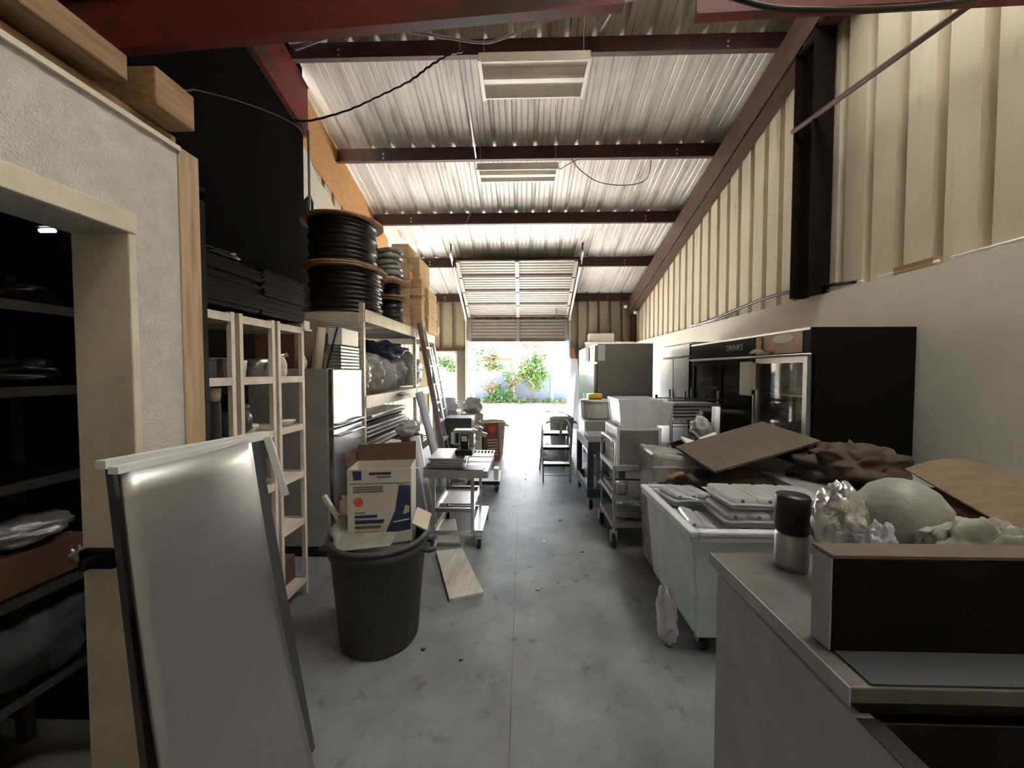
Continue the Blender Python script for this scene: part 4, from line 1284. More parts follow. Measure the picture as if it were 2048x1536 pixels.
def put_lathe(name, prof, c_, matl, label, cat, seg=18, group=None):
    return tag(MB().lathe(prof, c_, seg).build(name, matl, smooth=True), label, cat, group)


put_lathe('white_bottle', [(0.045, 0), (0.045, 0.15), (0.045, 0.155)], (-1.75, 1.94, 1.66), M['white'], 'white cylinder bottle on the rack half hidden by the stud', 'bottle')
tag(MB().box(-1.88, -1.62, 1.77, 2.0, 1.56, 1.655).build('dark_carton', M['black'], bevel=0.005), 'dark carton under the white cylinder bottle', 'carton')
put_lathe('white_tub', [(0.05, 0), (0.058, 0.09), (0.06, 0.1)], (-1.64, 2.155, 1.56), M['white'], 'white tub on the middle rack beside the steel bowl', 'tub')
put_lathe('steel_bowl', [(0.05, 0), (0.12, 0.05), (0.14, 0.11), (0.145, 0.115), (0.13, 0.11), (0.05, 0.02)], (-1.83, 2.22, 1.56), M['stainless'], 'wide steel bowl on the middle rack', 'bowl', 24)
put_lathe('black_pot', [(0.07, 0), (0.09, 0.02), (0.09, 0.12), (0.07, 0.15), (0.03, 0.17)], (-1.98, 2.22, 1.56), M['black'], 'black pot at the back of the middle rack', 'pot')
put_lathe('ribbed_jar', [(0.03, 0), (0.04, 0.02), (0.042, 0.05), (0.038, 0.055), (0.042, 0.06), (0.042, 0.085), (0.036, 0.11), (0.026, 0.13), (0.022, 0.135)], (-1.60, 2.50, 1.56), M['cream_ink'], 'cream ribbed jar at the front of the rack next to the trash can', 'jar')
t = thing('steel_scoop', 'steel scoop behind the cream ribbed jar', 'scoop', (-1.75, 2.53, 1.56))
MB().lathe([(0.06, 0), (0.09, 0.06), (0.1, 0.12), (0.095, 0.12), (0.05, 0.02)], (-1.77, 2.53, 1.56), 20).build('bowl', M['stainless'], t, smooth=True)
MB().tube([(-1.70, 2.54, 1.66), (-1.66, 2.58, 1.70), (-1.62, 2.62, 1.715)], 0.016, 8).build('handle', M['stainless'], t, smooth=True)
t = thing('green_pot', 'dark green rounded pot with black lid on the middle rack', 'pot', (-1.72, 2.2, 1.225))
MB().lathe([(0.08, 0), (0.115, 0.03), (0.12, 0.10), (0.1, 0.15), (0.095, 0.155)], (-1.72, 2.2, 1.225), 24).build('body', M['green_bowl'], t, smooth=True)
MB().lathe([(0.11, 0), (0.1, 0.02), (0.03, 0.05), (0.02, 0.08), (0.028, 0.085)], (-1.72, 2.2, 1.3805), 24).build('lid', M['black'], t, smooth=True)
put_lathe('small_bowl', [(0.03, 0), (0.06, 0.03), (0.065, 0.04)], (-1.62, 2.58, 1.225), M['white'], 'small white bowl on the rack next to the trash can', 'bowl')
put_lathe('small_bowl', [(0.03, 0), (0.055, 0.03), (0.06, 0.045)], (-1.68, 2.30, 1.225), M['offwhite'], 'small cream bowl beside the dark green pot', 'bowl')
put_lathe('pink_cup', [(0.03, 0), (0.036, 0.07)], (-1.62, 1.97, 1.44), M['offwhite'], 'pale cup on top of the dark box of the half hidden rack', 'cup')
tag(MB().box(-1.95, -1.6, 1.76, 2.0, 1.225, 1.438).build('dark_carton', M['black'], bevel=0.006), 'large dark box on the half hidden rack', 'carton')
put_lathe('grey_jar', [(0.05, 0), (0.05, 0.12), (0.03, 0.14)], (-1.68, 2.53, 0.89), M['grey_can'], 'grey jar low on the rack next to the trash can', 'jar')
tag(MB().box(-2.0, -1.62, 2.43, 2.66, 0.125, 0.30).build('brown_carton', M['dark_card'], bevel=0.005), 'dark brown carton on the bottom shelf next to the trash can', 'carton')
put_lathe('white_cup', [(0.03, 0), (0.04, 0.09)], (-1.61, 2.22, 0.89), M['white'], 'white cup low on the middle rack by the leaning panels', 'cup')
# black trays stacked on top of the racks
tr = None
RT = random.Random(3)
for st, (yy, n, ww) in enumerate(((2.465, 12, 0.40), (2.02, 11, 0.40))):
    for k in range(n):
        zz = 1.935 + k * 0.0225
        xx = -1.79 + RT.uniform(-0.015, 0.015)
        y2 = yy + RT.uniform(-0.012, 0.012)
        if tr is None:
            tr = thing('black_tray', 'black tray in the stack nearer the spools, ' + ORD[k], 'tray', (xx, y2, zz), 0, 'black trays stacked on the narrow racks')
            m = MB()
            m.box(-0.245, 0.245, -0.205, 0.205, 0, 0.006)
            for a in ((-0.255, -0.235, -0.215, 0.215), (0.235, 0.255, -0.215, 0.215), (-0.235, 0.235, -0.215, -0.195), (-0.235, 0.235, 0.195, 0.215)):
                m.box(*a, 0.002, 0.018)
            m.build('base', M['black_tray'], tr, local=True)
            m = MB()
            for a in ((0.255, 0.262, -0.215, 0.215), (-0.262, -0.255, -0.215, 0.215), (-0.255, 0.255, 0.215, 0.222), (-0.255, 0.255, -0.222, -0.215)):
                m.box(*a, 0.013, 0.018)
            m.build('rim', M['black_tray'], tr, local=True)
        else:
            dup(tr, (xx, y2, zz), None, 'black tray in the stack %s, %s' % (('nearer the spools', 'nearer the bare stud')[st], ORD[k]))
tag(MB().crumple((-1.75, 2.0, 2.215), (0.22, 0.2, 0.04), 71, 0.3).build('dark_cloth', M['black_bag'], smooth=True), 'dark crumpled cloth on the tray stack nearer the stud', 'cloth')
t = thing('paper_stack', 'white stack of papers on the rack under the tray ends', 'paper', (-1.6, 2.66, 1.9))
MB().box(-1.66, -1.535, 2.68, 2.75, 1.90, 1.955).build('sheets', M['paper'], t)
MB().box(-1.67, -1.525, 2.675, 2.76, 1.885, 1.8995).build('board', M['white'], t)

# ================================================================== TRASH CAN WITH PRINTED CARTON
garbage_can('trash_can', -0.86, 2.26, 0.225, 0.275, 0.63, M['dark_can'], 'dark charcoal trash can holding a tall printed carton', 40)
t = thing('printed_carton', 'tall white printed carton standing in the charcoal trash can', 'carton', (-0.85, 2.33, 0.5), 0.0)
BX0, BX1, BY = -1.04, -0.675, 2.225
m = MB()
m.box(BX0, BX1, BY, BY + 0.006, 0.50, 1.055)
m.box(BX0, BX1, BY + 0.22, BY + 0.226, 0.50, 1.055)
m.box(BX0, BX0 + 0.006, BY + 0.006, BY + 0.22, 0.50, 1.055)
m.box(BX1 - 0.006, BX1, BY + 0.006, BY + 0.22, 0.50, 1.055)
m.box(BX0 + 0.006, BX1 - 0.006, BY + 0.006, BY + 0.22, 0.50, 0.506)
m.build('body', M['card_white'], t)
m = MB()
m.slab([(BX0, BY + 0.226, 1.055), (BX1, BY + 0.226, 1.055), (BX1, BY + 0.25, 1.17), (BX0, BY + 0.25, 1.15)], 0.005)
m.build('flap', M['dark_card'], t)
m = MB()
m.slab([(BX0, BY + 0.006, 1.055), (BX0, BY + 0.2, 1.055), (BX0 - 0.015, BY + 0.2, 1.14), (BX0 - 0.015, BY + 0.006, 1.14)], 0.005)
m.build('flap', M['dark_card'], t)
fy = BY - 0.002
carton_root = t


def print_quad(pts, nm, matl):
    """flat print on the carton front; u across 0..1, v up 0..1"""
    P_ = [(BX0 + u * (BX1 - BX0), 0.56 + v * 0.49) for u, v in pts]
    n = len(P_)
    m_ = MB()
    m_.add([(a, fy - 0.0005, b) for a, b in P_] + [(a, fy + 0.0015, b) for a, b in P_],
           [tuple(range(n)), tuple(range(2 * n - 1, n - 1, -1))] + [(i, n + i, n + (i + 1) % n, (i + 1) % n) for i in range(n)])
    m_.build(nm, matl, t)


print_quad([(0.10, 0.88), (0.22, 0.88), (0.22, 0.99), (0.08, 0.99)], 'badge', M['navy'])
print_quad([(0.34, 0.94), (0.68, 0.94), (0.68, 0.97), (0.34, 0.97)], 'print_line', M['navy'])
print_quad([(0.46, 0.90), (0.68, 0.90), (0.68, 0.92), (0.46, 0.92)], 'print_line', M['grey_ink'])
print_quad([(0.04, 0.83), (0.97, 0.83), (0.97, 0.84), (0.04, 0.84)], 'print_line', M['grey_ink'])
for k in range(3):
    print_quad([(0.09, 0.73 + k * 0.027), (0.55, 0.73 + k * 0.027), (0.55, 0.748 + k * 0.027), (0.09, 0.748 + k * 0.027)], 'print_line', M['grey_ink'])
print_quad([(0.17 + 0.075 * math.cos(2 * PI * k / 16), 0.615 + 0.058 * math.sin(2 * PI * k / 16)) for k in range(16)], 'round_emblem', M['red_ink'])
print_quad([(0.11, 0.475), (0.27, 0.475), (0.27, 0.49), (0.11, 0.49)], 'print_line', M['grey_ink'])
print_quad([(0.11, 0.42), (0.46, 0.42), (0.46, 0.455), (0.11, 0.455)], 'print_line', M['navy'])
print_quad([(0.11, 0.35), (0.55, 0.35), (0.57, 0.395), (0.11, 0.395)], 'print_line', M['navy'])
print_quad([(0.11, 0.29), (0.50, 0.29), (0.52, 0.325), (0.11, 0.325)], 'print_line', M['grey_ink'])
print_quad([(0.11, 0.19), (0.46, 0.19), (0.47, 0.255), (0.11, 0.255)], 'print_line', M['amber_ink'])
print_quad([(0.11, 0.11), (0.33, 0.11), (0.33, 0.13), (0.11, 0.13)], 'print_line', M['grey_ink'])
print_quad([(0.58, 0.22), (0.985, 0.26), (0.985, 0.80), (0.80, 0.80), (0.74, 0.50)], 'diagonal_band', M['navy'])
print_quad([(0.62, 0.07), (0.985, 0.09), (0.985, 0.12), (0.64, 0.10)], 'print_line', M['grey_ink'])
fy -= 0.0015
print_quad([(0.86, 0.45), (0.96, 0.47), (0.97, 0.55), (0.90, 0.56)], 'pale_patch', M['cream_ink'])
print_quad([(0.70, 0.35), (0.96, 0.38), (0.96, 0.395), (0.71, 0.365)], 'pale_patch', M['card_white'])
fy += 0.0015
carton_root.rotation_euler = (0, 0, math.radians(9))
carton_root.location.z = 0.47
tag(MB().crumple((-1.06, 2.27, 0.60), (0.10, 0.13, 0.10), 81, 0.4).build('plastic_bag', M['dirty_bag'], smooth=True), 'dull bag stuffed beside the tall printed carton', 'bag')
tag(MB().obox((-1.14, 2.30, 0.72), (0.02, 0.03, 0.28), (0.1, -0.5, 0)).build('wood_strip', M['offwhite']), 'pale wood strip poking out of the charcoal trash can', 'strip')
m = MB()
m.slab([(-1.04, 2.07, 0.595), (-0.74, 2.10, 0.62), (-0.72, 2.20, 0.66), (-1.05, 2.18, 0.65)], 0.006)
tag(m.build('card_flap', M['dirty_bag']), 'flat cardboard piece in front of the printed carton', 'cardboard')
tag(MB().obox((-0.62, 2.33, 0.69), (0.10, 0.16, 0.01), (0.3, 0.5, 0.2)).build('paper_scrap', M['cream_ink']), 'cream paper scrap at the corner of the printed carton', 'scrap')
tag(MB().crumple((-1.10, 2.42, 0.73), (0.07, 0.06, 0.08), 83, 0.4).build('paper_wad', M['cream_ink'], smooth=True), 'crumpled cream paper behind the wood strip', 'paper')

# ================================================================== BIG FRIDGE AND WHAT IS ON IT
t = thing('two_door_fridge', 'steel fridge with a plain grey side past the narrow racks', 'fridge', (-1.95, 3.48, 0))
MB().box(-2.32, -1.64, 3.19, 3.78, 0.1, 1.62).build('body', M['fridge_side'], t, bevel=0.006)
for (z0, z1) in ((0.14, 1.10), (1.115, 1.615)):
    d = MB().box(-1.636, -1.595, 3.195, 3.775, z0, z1).build('door', M['stainless'], t, bevel=0.008)
    zc = z1 - 0.05 if z0 < 1 else z0 + 0.03
    MB().tube([(-1.59, 3.22, zc), (-1.555, 3.24, zc), (-1.555, 3.72, zc), (-1.59, 3.74, zc)], 0.012, 8).build('handle', M['chrome'], d, smooth=True)
MB().box(-2.28, -1.66, 3.22, 3.75, 0, 0.1).build('plinth', M['black'], t)
tag(MB().box(-2.28, -1.93, 3.22, 3.7, 1.62, 2.08).build('brown_box', M['dark_card'], bevel=0.006), 'dark brown carton on top of the steel fridge', 'carton')
tag(MB().cyl((-1.80, 3.32, 1.62), (-1.76, 3.34, 1.98), 0.045, 14, 0.036).build('paper_roll', M['cream_ink'], smooth=True), 'beige paper roll standing on the steel fridge', 'roll')
tag(MB().crumple((-1.89, 3.26, 1.67), (0.035, 0.03, 0.06), 91, 0.3).build('paper_wad', M['offwhite'], smooth=True), 'cream wad on the front edge of the steel fridge', 'paper')
for k in range(7):
    tag(MB().box(-1.735, -1.61, 3.38, 3.76, 1.622 + k * 0.03, 1.643 + k * 0.03).build('sheet_pan', M['dull_steel'], bevel=0.003),
        'thin sheet pan on the steel fridge, ' + ORD[k] + ' of its stack', 'pan', 'sheet pans on the steel fridge')
tag(MB().box(-1.735, -1.61, 3.40, 3.75, 1.835, 1.985).build('white_box', M['white'], bevel=0.005), 'white box on the sheet pans of the steel fridge', 'box')
tag(MB().bar((-1.73, 3.36, 1.625), (-1.64, 3.385, 1.99), 0.012).build('thin_stick', M['black']), 'dark thin stick against the white box on the fridge', 'stick')

# ================================================================== TALL STORAGE RACK
t = thing('storage_rack', 'tall cream storage rack loaded with cable spools', 'rack', (-2.1, 5.4, 0))
for sy in (3.84, 5.72, 6.95):
    for sx in (-2.6, -1.64):
        m = MB()
        m.box(sx, sx + 0.045, sy - 0.003, sy + 0.003, 0, 2.285)
        m.box(sx + 0.039, sx + 0.045, sy, sy + 0.04, 0, 2.285)
        p_ = m.build('post', M['rackb_paint'], t)
        if sx > -2 and sy < 5.8:
            m = MB()
            for k in range(34):
                m.box(sx + 0.008, sx + 0.037, sy - 0.008, sy - 0.003, 0.18 + 0.06 * k, 0.205 + 0.06 * k)
            m.build('slot_plate', M['white'], p_)['kind'] = 'stuff'
for zz in (0.35, 1.22, 2.10):
    for (a, b) in ((3.86, 5.70), (5.74, 6.93)):
        for sx in (-2.6, -1.615):
            m = MB()
            m.box(sx, sx + 0.03, a, b, zz, zz + 0.11)
            m.box(sx - 0.004, sx + 0.034, a, b, zz + 0.11, zz + 0.125)
            m.build('beam', M['rackb_paint'], t)
        n = 9 if b < 5.8 else 6
        for k in range(n):
            yy = a + 0.08 + (b - a - 0.22) * k / (n - 1)
            MB().box(-2.57, -1.615, yy, yy + 0.10, zz + 0.085, zz + 0.105).build('deck_slat', M['rackb_paint'], t)
    for sy in (3.84, 5.72, 6.95):
        MB().box(-2.56, -1.64, sy - 0.02, sy + 0.02, zz - 0.02, zz + 0.08).build('end_beam', M['rackb_paint'], t)
ZT = 2.232


def spool(cx_, cy_, z0, r, h, core, label, matl, rings=9, seg=32):
    t_ = thing('cable_spool', label, 'spool', (cx_, cy_, z0), 0, 'wooden cable spools on the storage rack')
    f_ = 0.022
    MB().lathe([(r * 0.98, 0), (r, 0.004), (r, f_ - 0.004), (r * 0.98, f_)], (cx_, cy_, z0), seg).build('flange', M['flange'], t_)
    MB().lathe([(r * 0.98, 0), (r, 0.004), (r, f_ - 0.004), (r * 0.98, f_)], (cx_, cy_, z0 + h - f_), seg).build('flange', M['flange'], t_)
    prof = []
    hh = (h - 2 * f_) / rings
    for k in range(rings):
        b_ = f_ + k * hh
        rr = core * (1 + 0.03 * math.sin(k * 2.3))
        prof += [(rr * 0.95, b_ + hh * 0.04), (rr, b_ + hh * 0.3), (rr, b_ + hh * 0.7), (rr * 0.95, b_ + hh * 0.96)]
    MB().lathe(prof, (cx_, cy_, z0), seg).build('cable_winding', matl, t_, smooth=True)
    return t_


spool(-2.12, 4.62, ZT, 0.47, 0.56, 0.405, 'large cable spool lowest on the near end of the storage rack', M['cable_black'], 10, 40)
spool(-2.14, 4.60, ZT + 0.565, 0.46, 0.55, 0.375, 'large cable spool stacked on top of the lowest one', M['cable_black'], 10, 40)
spool(-1.83, 5.36, ZT, 0.22, 0.36, 0.155, 'small cable spool beside the wooden blocks, bottom one', M['cable_black'], 5, 26)
spool(-1.81, 5.36, ZT + 0.37, 0.24, 0.22, 0.12, 'small cable spool beside the wooden blocks, upper one', M['cable_black'], 3, 26)
t = thing('cable_coil', 'loose coil of pale cable on the small spools', 'cable', (-1.9, 5.38, ZT + 0.59))
for k in range(6):
    rr = 0.16 + 0.02 * math.sin(k * 1.7)
    pts = [(-1.88 + 0.01 * k % 0.03 + rr * math.cos(a * PI / 8), 5.38 + rr * math.sin(a * PI / 8), ZT + 0.63 + k * 0.075 + 0.012 * math.sin(a)) for a in range(17)]
    MB().tube(pts, 0.036, 8).build('loop', M['wrap'] if k % 2 else M['dull_steel'], t, smooth=True)
# short wooden blocks stacked at the far end of the rack
wb = None
RW = random.Random(11)
for (x0, x1, y0, y1, zt, cl) in ((-2.06, -1.80, 6.05, 6.65, 3.62, 'tallest stack'), (-1.985, -1.70, 5.82, 6.0, 3.24, 'stack facing spools'), (-1.79, -1.62, 6.05, 6.7, 3.42, 'second tallest stack'),
                                 (-1.69, -1.53, 5.85, 6.03, 3.0, 'corner stack'), (-1.61, -1.49, 6.1, 6.7, 2.9, 'aisle edge stack'), (-1.64, -1.50, 6.76, 6.92, 2.38, 'shortest stack')):
    z = ZT - 0.002
    kk = 0
    while z < zt - 0.03:
        h = RW.choice((0.038, 0.05, 0.07, 0.09))
        j = RW.uniform(-0.008, 0.008)
        o = MB().box(x0 + j, x1 + j, y0 + j, y1 + j, z + 0.001, z + h - 0.002).build('wood_block', M['blockwood'], bevel=0.003)
        tag(o, 'wooden block in the %s behind spools, %s' % (cl, ORD[kk]), 'block', 'wooden blocks stacked on the storage rack')
        z += h
        kk += 1
# middle deck: wrapped bundles and tarp
for q, (cy_, w_, h_, lb, mt_) in enumerate(((4.12, 0.22, 0.26, 'grey shrink-wrapped bundle nearest the slotted post', 'wrap'), (4.55, 0.2, 0.28, 'tall wrapped bundle second from the slotted post', 'wrap'),
                                            (4.98, 0.2, 0.25, 'pale wrapped bundle in the middle of the storage rack deck', 'bag'), (5.38, 0.18, 0.28, 'wrapped bundle under the navy tarp', 'wrap'))):
    tag(MB().crumple((-1.95, cy_, 1.345 + h_ * 0.8), (0.30, w_, h_), 100 + q, 0.22, 40, 26, 2.6).build('wrapped_bundle', M[mt_], smooth=True), lb, 'bundle')
tag(MB().crumple((-1.95, 5.25, 1.88), (0.28, 0.40, 0.12), 110, 0.4, 40, 26).build('tarp', M['tarp'], smooth=True), 'navy tarp heaped over the wrapped bundles', 'tarp')
tag(MB().crumple((-1.95, 6.3, 1.60), (0.27, 0.48, 0.30), 112, 0.25, 40, 26).build('wrapped_bundle', M['dirty_bag'], smooth=True), 'big dull bundle at the far bay of the storage rack', 'bundle')
RP_ = random.Random(5)
for k in range(16):
    z = 0.478 + k * 0.042
    j = RP_.uniform(-0.03, 0.03)
    tag(MB().obox((-2.0 + j, 4.62 + j, z + 0.012), (0.76, 1.35, 0.024), (0, 0, RP_.uniform(-0.03, 0.03))).build('flat_sheet', M[('dull_steel', 'brown_bag', 'grey_can', 'wrap')[k % 4]], bevel=0.003),
        'flat sheet in the storage rack stack, ' + ORD[k], 'sheet', 'flat sheets stacked in the storage rack')
tag(MB().crumple((-1.62, 4.95, 1.30), (0.12, 0.2, 0.03), 116, 0.4).build('paper_wad', M['bag'], smooth=True), 'torn white wrap hanging on the middle beam of the storage rack', 'wrap')

# ================================================================== LADDERS AND LONG THINGS LEANING ON THE RACK
t = thing('step_ladder', 'fibreglass ladder leaning against the storage rack', 'ladder', (-1.4, 5.8, 0))
A0, A1 = Vector((-1.08, 5.55, 0.02)), Vector((-1.545, 5.75, 2.32))
B0, B1 = Vector((-1.08, 6.0, 0.02)), Vector((-1.545, 6.02, 2.32))
ladm = mat('brown_fibreglass', (0.26, 0.2, 0.18), 0.5)
MB().bar(A0, A1, 0.03, 0.075).build('rail', ladm, t)
MB().bar(B0, B1, 0.03, 0.06).build('rail', M['alu'], t)
for k in range(7):
    f_ = 0.12 + 0.12 * k
    MB().bar(A0.lerp(A1, f_), B0.lerp(B1, f_), 0.07, 0.022).build('rung', M['white'], t)
t = thing('aluminium_ladder', 'narrow aluminium ladder behind the fibreglass one', 'ladder', (-1.35, 6.4, 0))
A0, A1 = Vector((-1.18, 6.35, 0)), Vector((-1.55, 6.5, 2.0))
B0, B1 = Vector((-1.18, 6.7, 0)), Vector((-1.55, 6.75, 2.0))
MB().bar(A0, A1, 0.025, 0.06).build('rail', M['alu'], t)
MB().bar(B0, B1, 0.025, 0.06).build('rail', M['alu'], t)
for k in range(7):
    f_ = 0.1 + 0.125 * k
    MB().bar(A0.lerp(A1, f_), B0.lerp(B1, f_), 0.05, 0.02).build('rung', M['white'], t)
tag(MB().cyl((-1.02, 5.0, 0.02), (-1.42, 5.25, 1.30), 0.055, 14).build('foam_roll', M['bluish'], smooth=True), 'long pale foam roll leaning on the storage rack', 'roll')
tag(MB().cyl((-1.03, 4.15, 0.03), (-1.22, 4.3, 0.86), 0.06, 14).build('foam_roll', M['white'], smooth=True), 'short white roll leaning beside the steel work table', 'roll')
tag(MB().obox((-1.0, 3.72, 0.33), (0.09, 0.06, 0.66), (0.04, -0.16, 0)).build('foam_strip', M['bluish'], bevel=0.006), 'pale blue foam strip leaning behind the printed carton', 'strip')
for q, (c_, s_, sd, mt_, lb) in enumerate((((-1.36, 4.55, 0.91), (0.13, 0.16, 0.10), 121, 'bag', 'white plastic bag hung on the storage rack edge'),
                                           ((-1.38, 4.05, 0.80), (0.10, 0.14, 0.06), 122, 'white', 'crumpled white wrap near the flat sheets'),
                                           ((-0.93, 5.72, 0.13), (0.11, 0.15, 0.15), 123, 'dirty_bag', 'grey bag on the floor at the foot of the ladder'),
                                           ((-0.84, 5.2, 0.10), (0.13, 0.22, 0.12), 124, 'dirty_bag', 'flat pale sack on the floor behind the work table'))):
    if q < 2:
        tag(MB().box(c_[0] - 0.16, c_[0] + 0.13, c_[1] - 0.16, c_[1] + 0.16, 0.0, c_[2] - s_[2] * 0.8).build('dark_carton', M['dark_card'], bevel=0.006), ('dark brown carton under the white plastic bag', 'dark brown carton under the crumpled white wrap')[q], 'carton')
    tag(MB().crumple(c_, s_, sd, 0.4).build('plastic_bag', M[mt_], smooth=True), lb, 'bag')

# ================================================================== STEEL WORK TABLE ON CASTERS
t = thing('work_table', 'wheeled steel work table holding pans in the aisle', 'table', (-0.6, 3.75, 0))
m = MB()
m.box(-0.88, -0.31, 3.38, 4.12, 0.70, 0.712)
m.box(-0.88, -0.31, 3.375, 3.383, 0.65, 0.712)
m.box(-0.88, -0.31, 4.117, 4.125, 0.65, 0.712)
m.box(-0.884, -0.876, 3.38, 4.12, 0.65, 0.712)
m.box(-0.314, -0.306, 3.38, 4.12, 0.65, 0.712)
m.build('top', M['dull_steel'], t)
for sx in (-0.80, -0.45):
    for sy in (3.42, 4.08):
        MB().box(sx - 0.014, sx + 0.014, sy - 0.014, sy + 0.014, 0.13, 0.70).build('leg', M['dull_steel'], t)
        caster(t, sx + (0.0 if sx < -0.6 else 0.06), sy, 0.04)
for zz in (0.33, 0.12):
    m = MB()
    m.box(-0.81, -0.44, 3.408, 3.432, zz, zz + 0.035)
    m.box(-0.81, -0.44, 4.068, 4.092, zz, zz + 0.035)
    m.box(-0.81, -0.786, 3.432, 4.068, zz, zz + 0.035)
    m.box(-0.464, -0.36 if zz < 0.2 else -0.44, 3.432, 4.068, zz, zz + 0.035)
    m.build('stretcher', M['stainless'], t)
MB().box(-0.79, -0.46, 3.6, 4.06, 0.335, 0.343).build('shelf', M['dull_steel'], t)
for k in range(4):
    tag(MB().obox((-0.70, 3.70, 0.723 + k * 0.024), (0.33, 0.46, 0.018), (0, 0, (0.05, -0.04, 0.1, 0.02)[k])).build('sheet_pan', M['alu'], bevel=0.003),
        'bright sheet pan on the steel work table, ' + ORD[k], 'pan', 'sheet pans on the work table')
t = thing('wire_grate', 'pale wire grate at the far edge of the steel work table', 'grate', (-0.42, 3.98, 0.715))
m = MB()
m.bar((-0.56, 3.86, 0.735), (-0.30, 3.86, 0.735), 0.012)
m.build('frame_bar', M['alu'], t)
MB().bar((-0.56, 4.14, 0.735), (-0.30, 4.14, 0.735), 0.012).build('frame_bar', M['alu'], t)
for k in range(8):
    MB().bar((-0.555 + k * 0.036, 3.86, 0.735), (-0.555 + k * 0.036, 4.14, 0.735), 0.008).build('bar', M['alu'], t)
t = thing('kitchen_scale', 'dark counter scale with a pale label on the work table', 'scale', (-0.55, 3.62, 0.72))
MB().box(-0.62, -0.46, 3.50, 3.70, 0.82, 0.87).build('base', M['black'], t, bevel=0.006)
MB().box(-0.575, -0.505, 3.56, 3.60, 0.87, 0.96).build('column', M['black'], t)
MB().obox((-0.54, 3.555, 0.97), (0.075, 0.03, 0.085), (0.15, 0, 0)).build('display', M['black'], t, bevel=0.005)
MB().obox((-0.54, 3.538, 0.972), (0.05, 0.004, 0.05), (0.15, 0, 0)).build('label', M['paper'], t)
t = thing('mixer_part', 'dark slotted machine part at the back of the work table', 'machine', (-0.60, 4.0, 0.715))
MB().box(-0.72, -0.50, 3.93, 4.08, 0.83, 0.99).build('housing', M['dull_steel'], t, bevel=0.012)
MB().box(-0.735, -0.705, 3.92, 3.935, 0.85, 0.97).build('white_tag', M['paper'], t)
for k in range(3):
    MB().box(-0.69 + k * 0.055, -0.655 + k * 0.055, 3.926, 3.931, 0.86, 0.96).build('slot', M['black'], t)
MB().obox((-0.45, 3.98, 0.955), (0.16, 0.03, 0.045), (0, 0.35, 0.1)).build('arm', M['alu'], t, bevel=0.004)
MB().obox((-0.45, 3.96, 0.955), (0.05, 0.03, 0.14), (0, 0.35, 0.1)).build('arm_cross', M['alu'], t, bevel=0.004)
m = MB()
m.slab([(-0.90, 3.42, 0.713), (-0.35, 3.39, 0.713), (-0.34, 3.55, 0.717), (-0.9, 3.6, 0.717)], 0.006)
tag(m.build('flat_tray', M['black'], bevel=0.002), 'flat black tray on the near edge of the work table', 'tray')
# boards on the floor
m = MB()
m.slab([(-0.505, 2.595, 0.0), (-0.275, 2.685, 0.0), (-0.535, 3.36, 0.004), (-0.75, 3.285, 0.004)], 0.028)
tag(m.build('floor_board', M['old_wood'], bevel=0.003), 'weathered pale board lying on the floor in front of the work table', 'board')
m = MB()
m.slab([(-0.80, 3.48, 0.0), (-0.57, 3.48, 0.0), (-0.72, 4.05, 0.0), (-0.91, 4.05, 0.0)], 0.02)
tag(m.build('floor_board', M['offwhite'], bevel=0.003), 'flat cream board on the floor under the work table', 'board')
# dolly
t = thing('low_dolly', 'low pale dolly beyond the work table', 'dolly', (-0.48, 5.25, 0))
m = MB()
m.box(-0.68, -0.31, 5.0, 5.55, 0.135, 0.155)
m.build('deck', M['bluish'], t, bevel=0.004)
m = MB()
m.box(-0.69, -0.30, 4.985, 5.0, 0.11, 0.157)
m.box(-0.31, -0.298, 5.0, 5.56, 0.11, 0.157)
m.build('edge_frame', M['black'], t)
for sx in (-0.65, -0.34):
    for sy in (5.04, 5.5):
        caster(t, sx, sy, 0.035, M['black'])
tag(MB().box(-0.38, -0.32, 5.05, 5.16, 0.157, 0.31).build('white_carton', M['white'], bevel=0.006), 'small white carton on the low dolly', 'carton')
# cartons and cans by the far door
t = thing('black_equipment_box', 'black equipment box on dark legs by the pier', 'box', (-1.02, 6.2, 0))
MB().box(-1.24, -0.80, 6.0, 6.45, 0.38, 0.86).build('casing', M['dark_can'], t, bevel=0.012)
for sx in (-1.2, -0.84):
    for sy in (6.04, 6.41):
        MB().box(sx - 0.02, sx + 0.02, sy - 0.02, sy + 0.02, 0, 0.38).build('leg', M['black'], t)
garbage_can('trash_can', -0.57, 7.2, 0.2, 0.25, 0.66, M['beige_can'], 'beige trash can near the open door, half behind a sign panel')
t = thing('sign_panel', 'dark red panel with pale lines leaning on the beige trash can', 'panel', (-0.55, 6.85, 0))
m = MB()
m.hexa([(-0.62, 6.76, 0.0), (-0.40, 6.80, 0.0), (-0.40, 6.82, 0.0), (-0.62, 6.78, 0.0), (-0.68, 6.90, 0.66), (-0.44, 6.94, 0.67), (-0.44, 6.96, 0.67), (-0.68, 6.92, 0.66)])
m.build('board', M['tape'], t)


def on_panel(u, v, d=0.004):
    a = Vector((-0.62, 6.76, 0)).lerp(Vector((-0.40, 6.80, 0)), u)
    b = Vector((-0.68, 6.90, 0.66)).lerp(Vector((-0.44, 6.94, 0.67)), u)
    return a.lerp(b, v) + Vector((0.0, -d, 0.0))


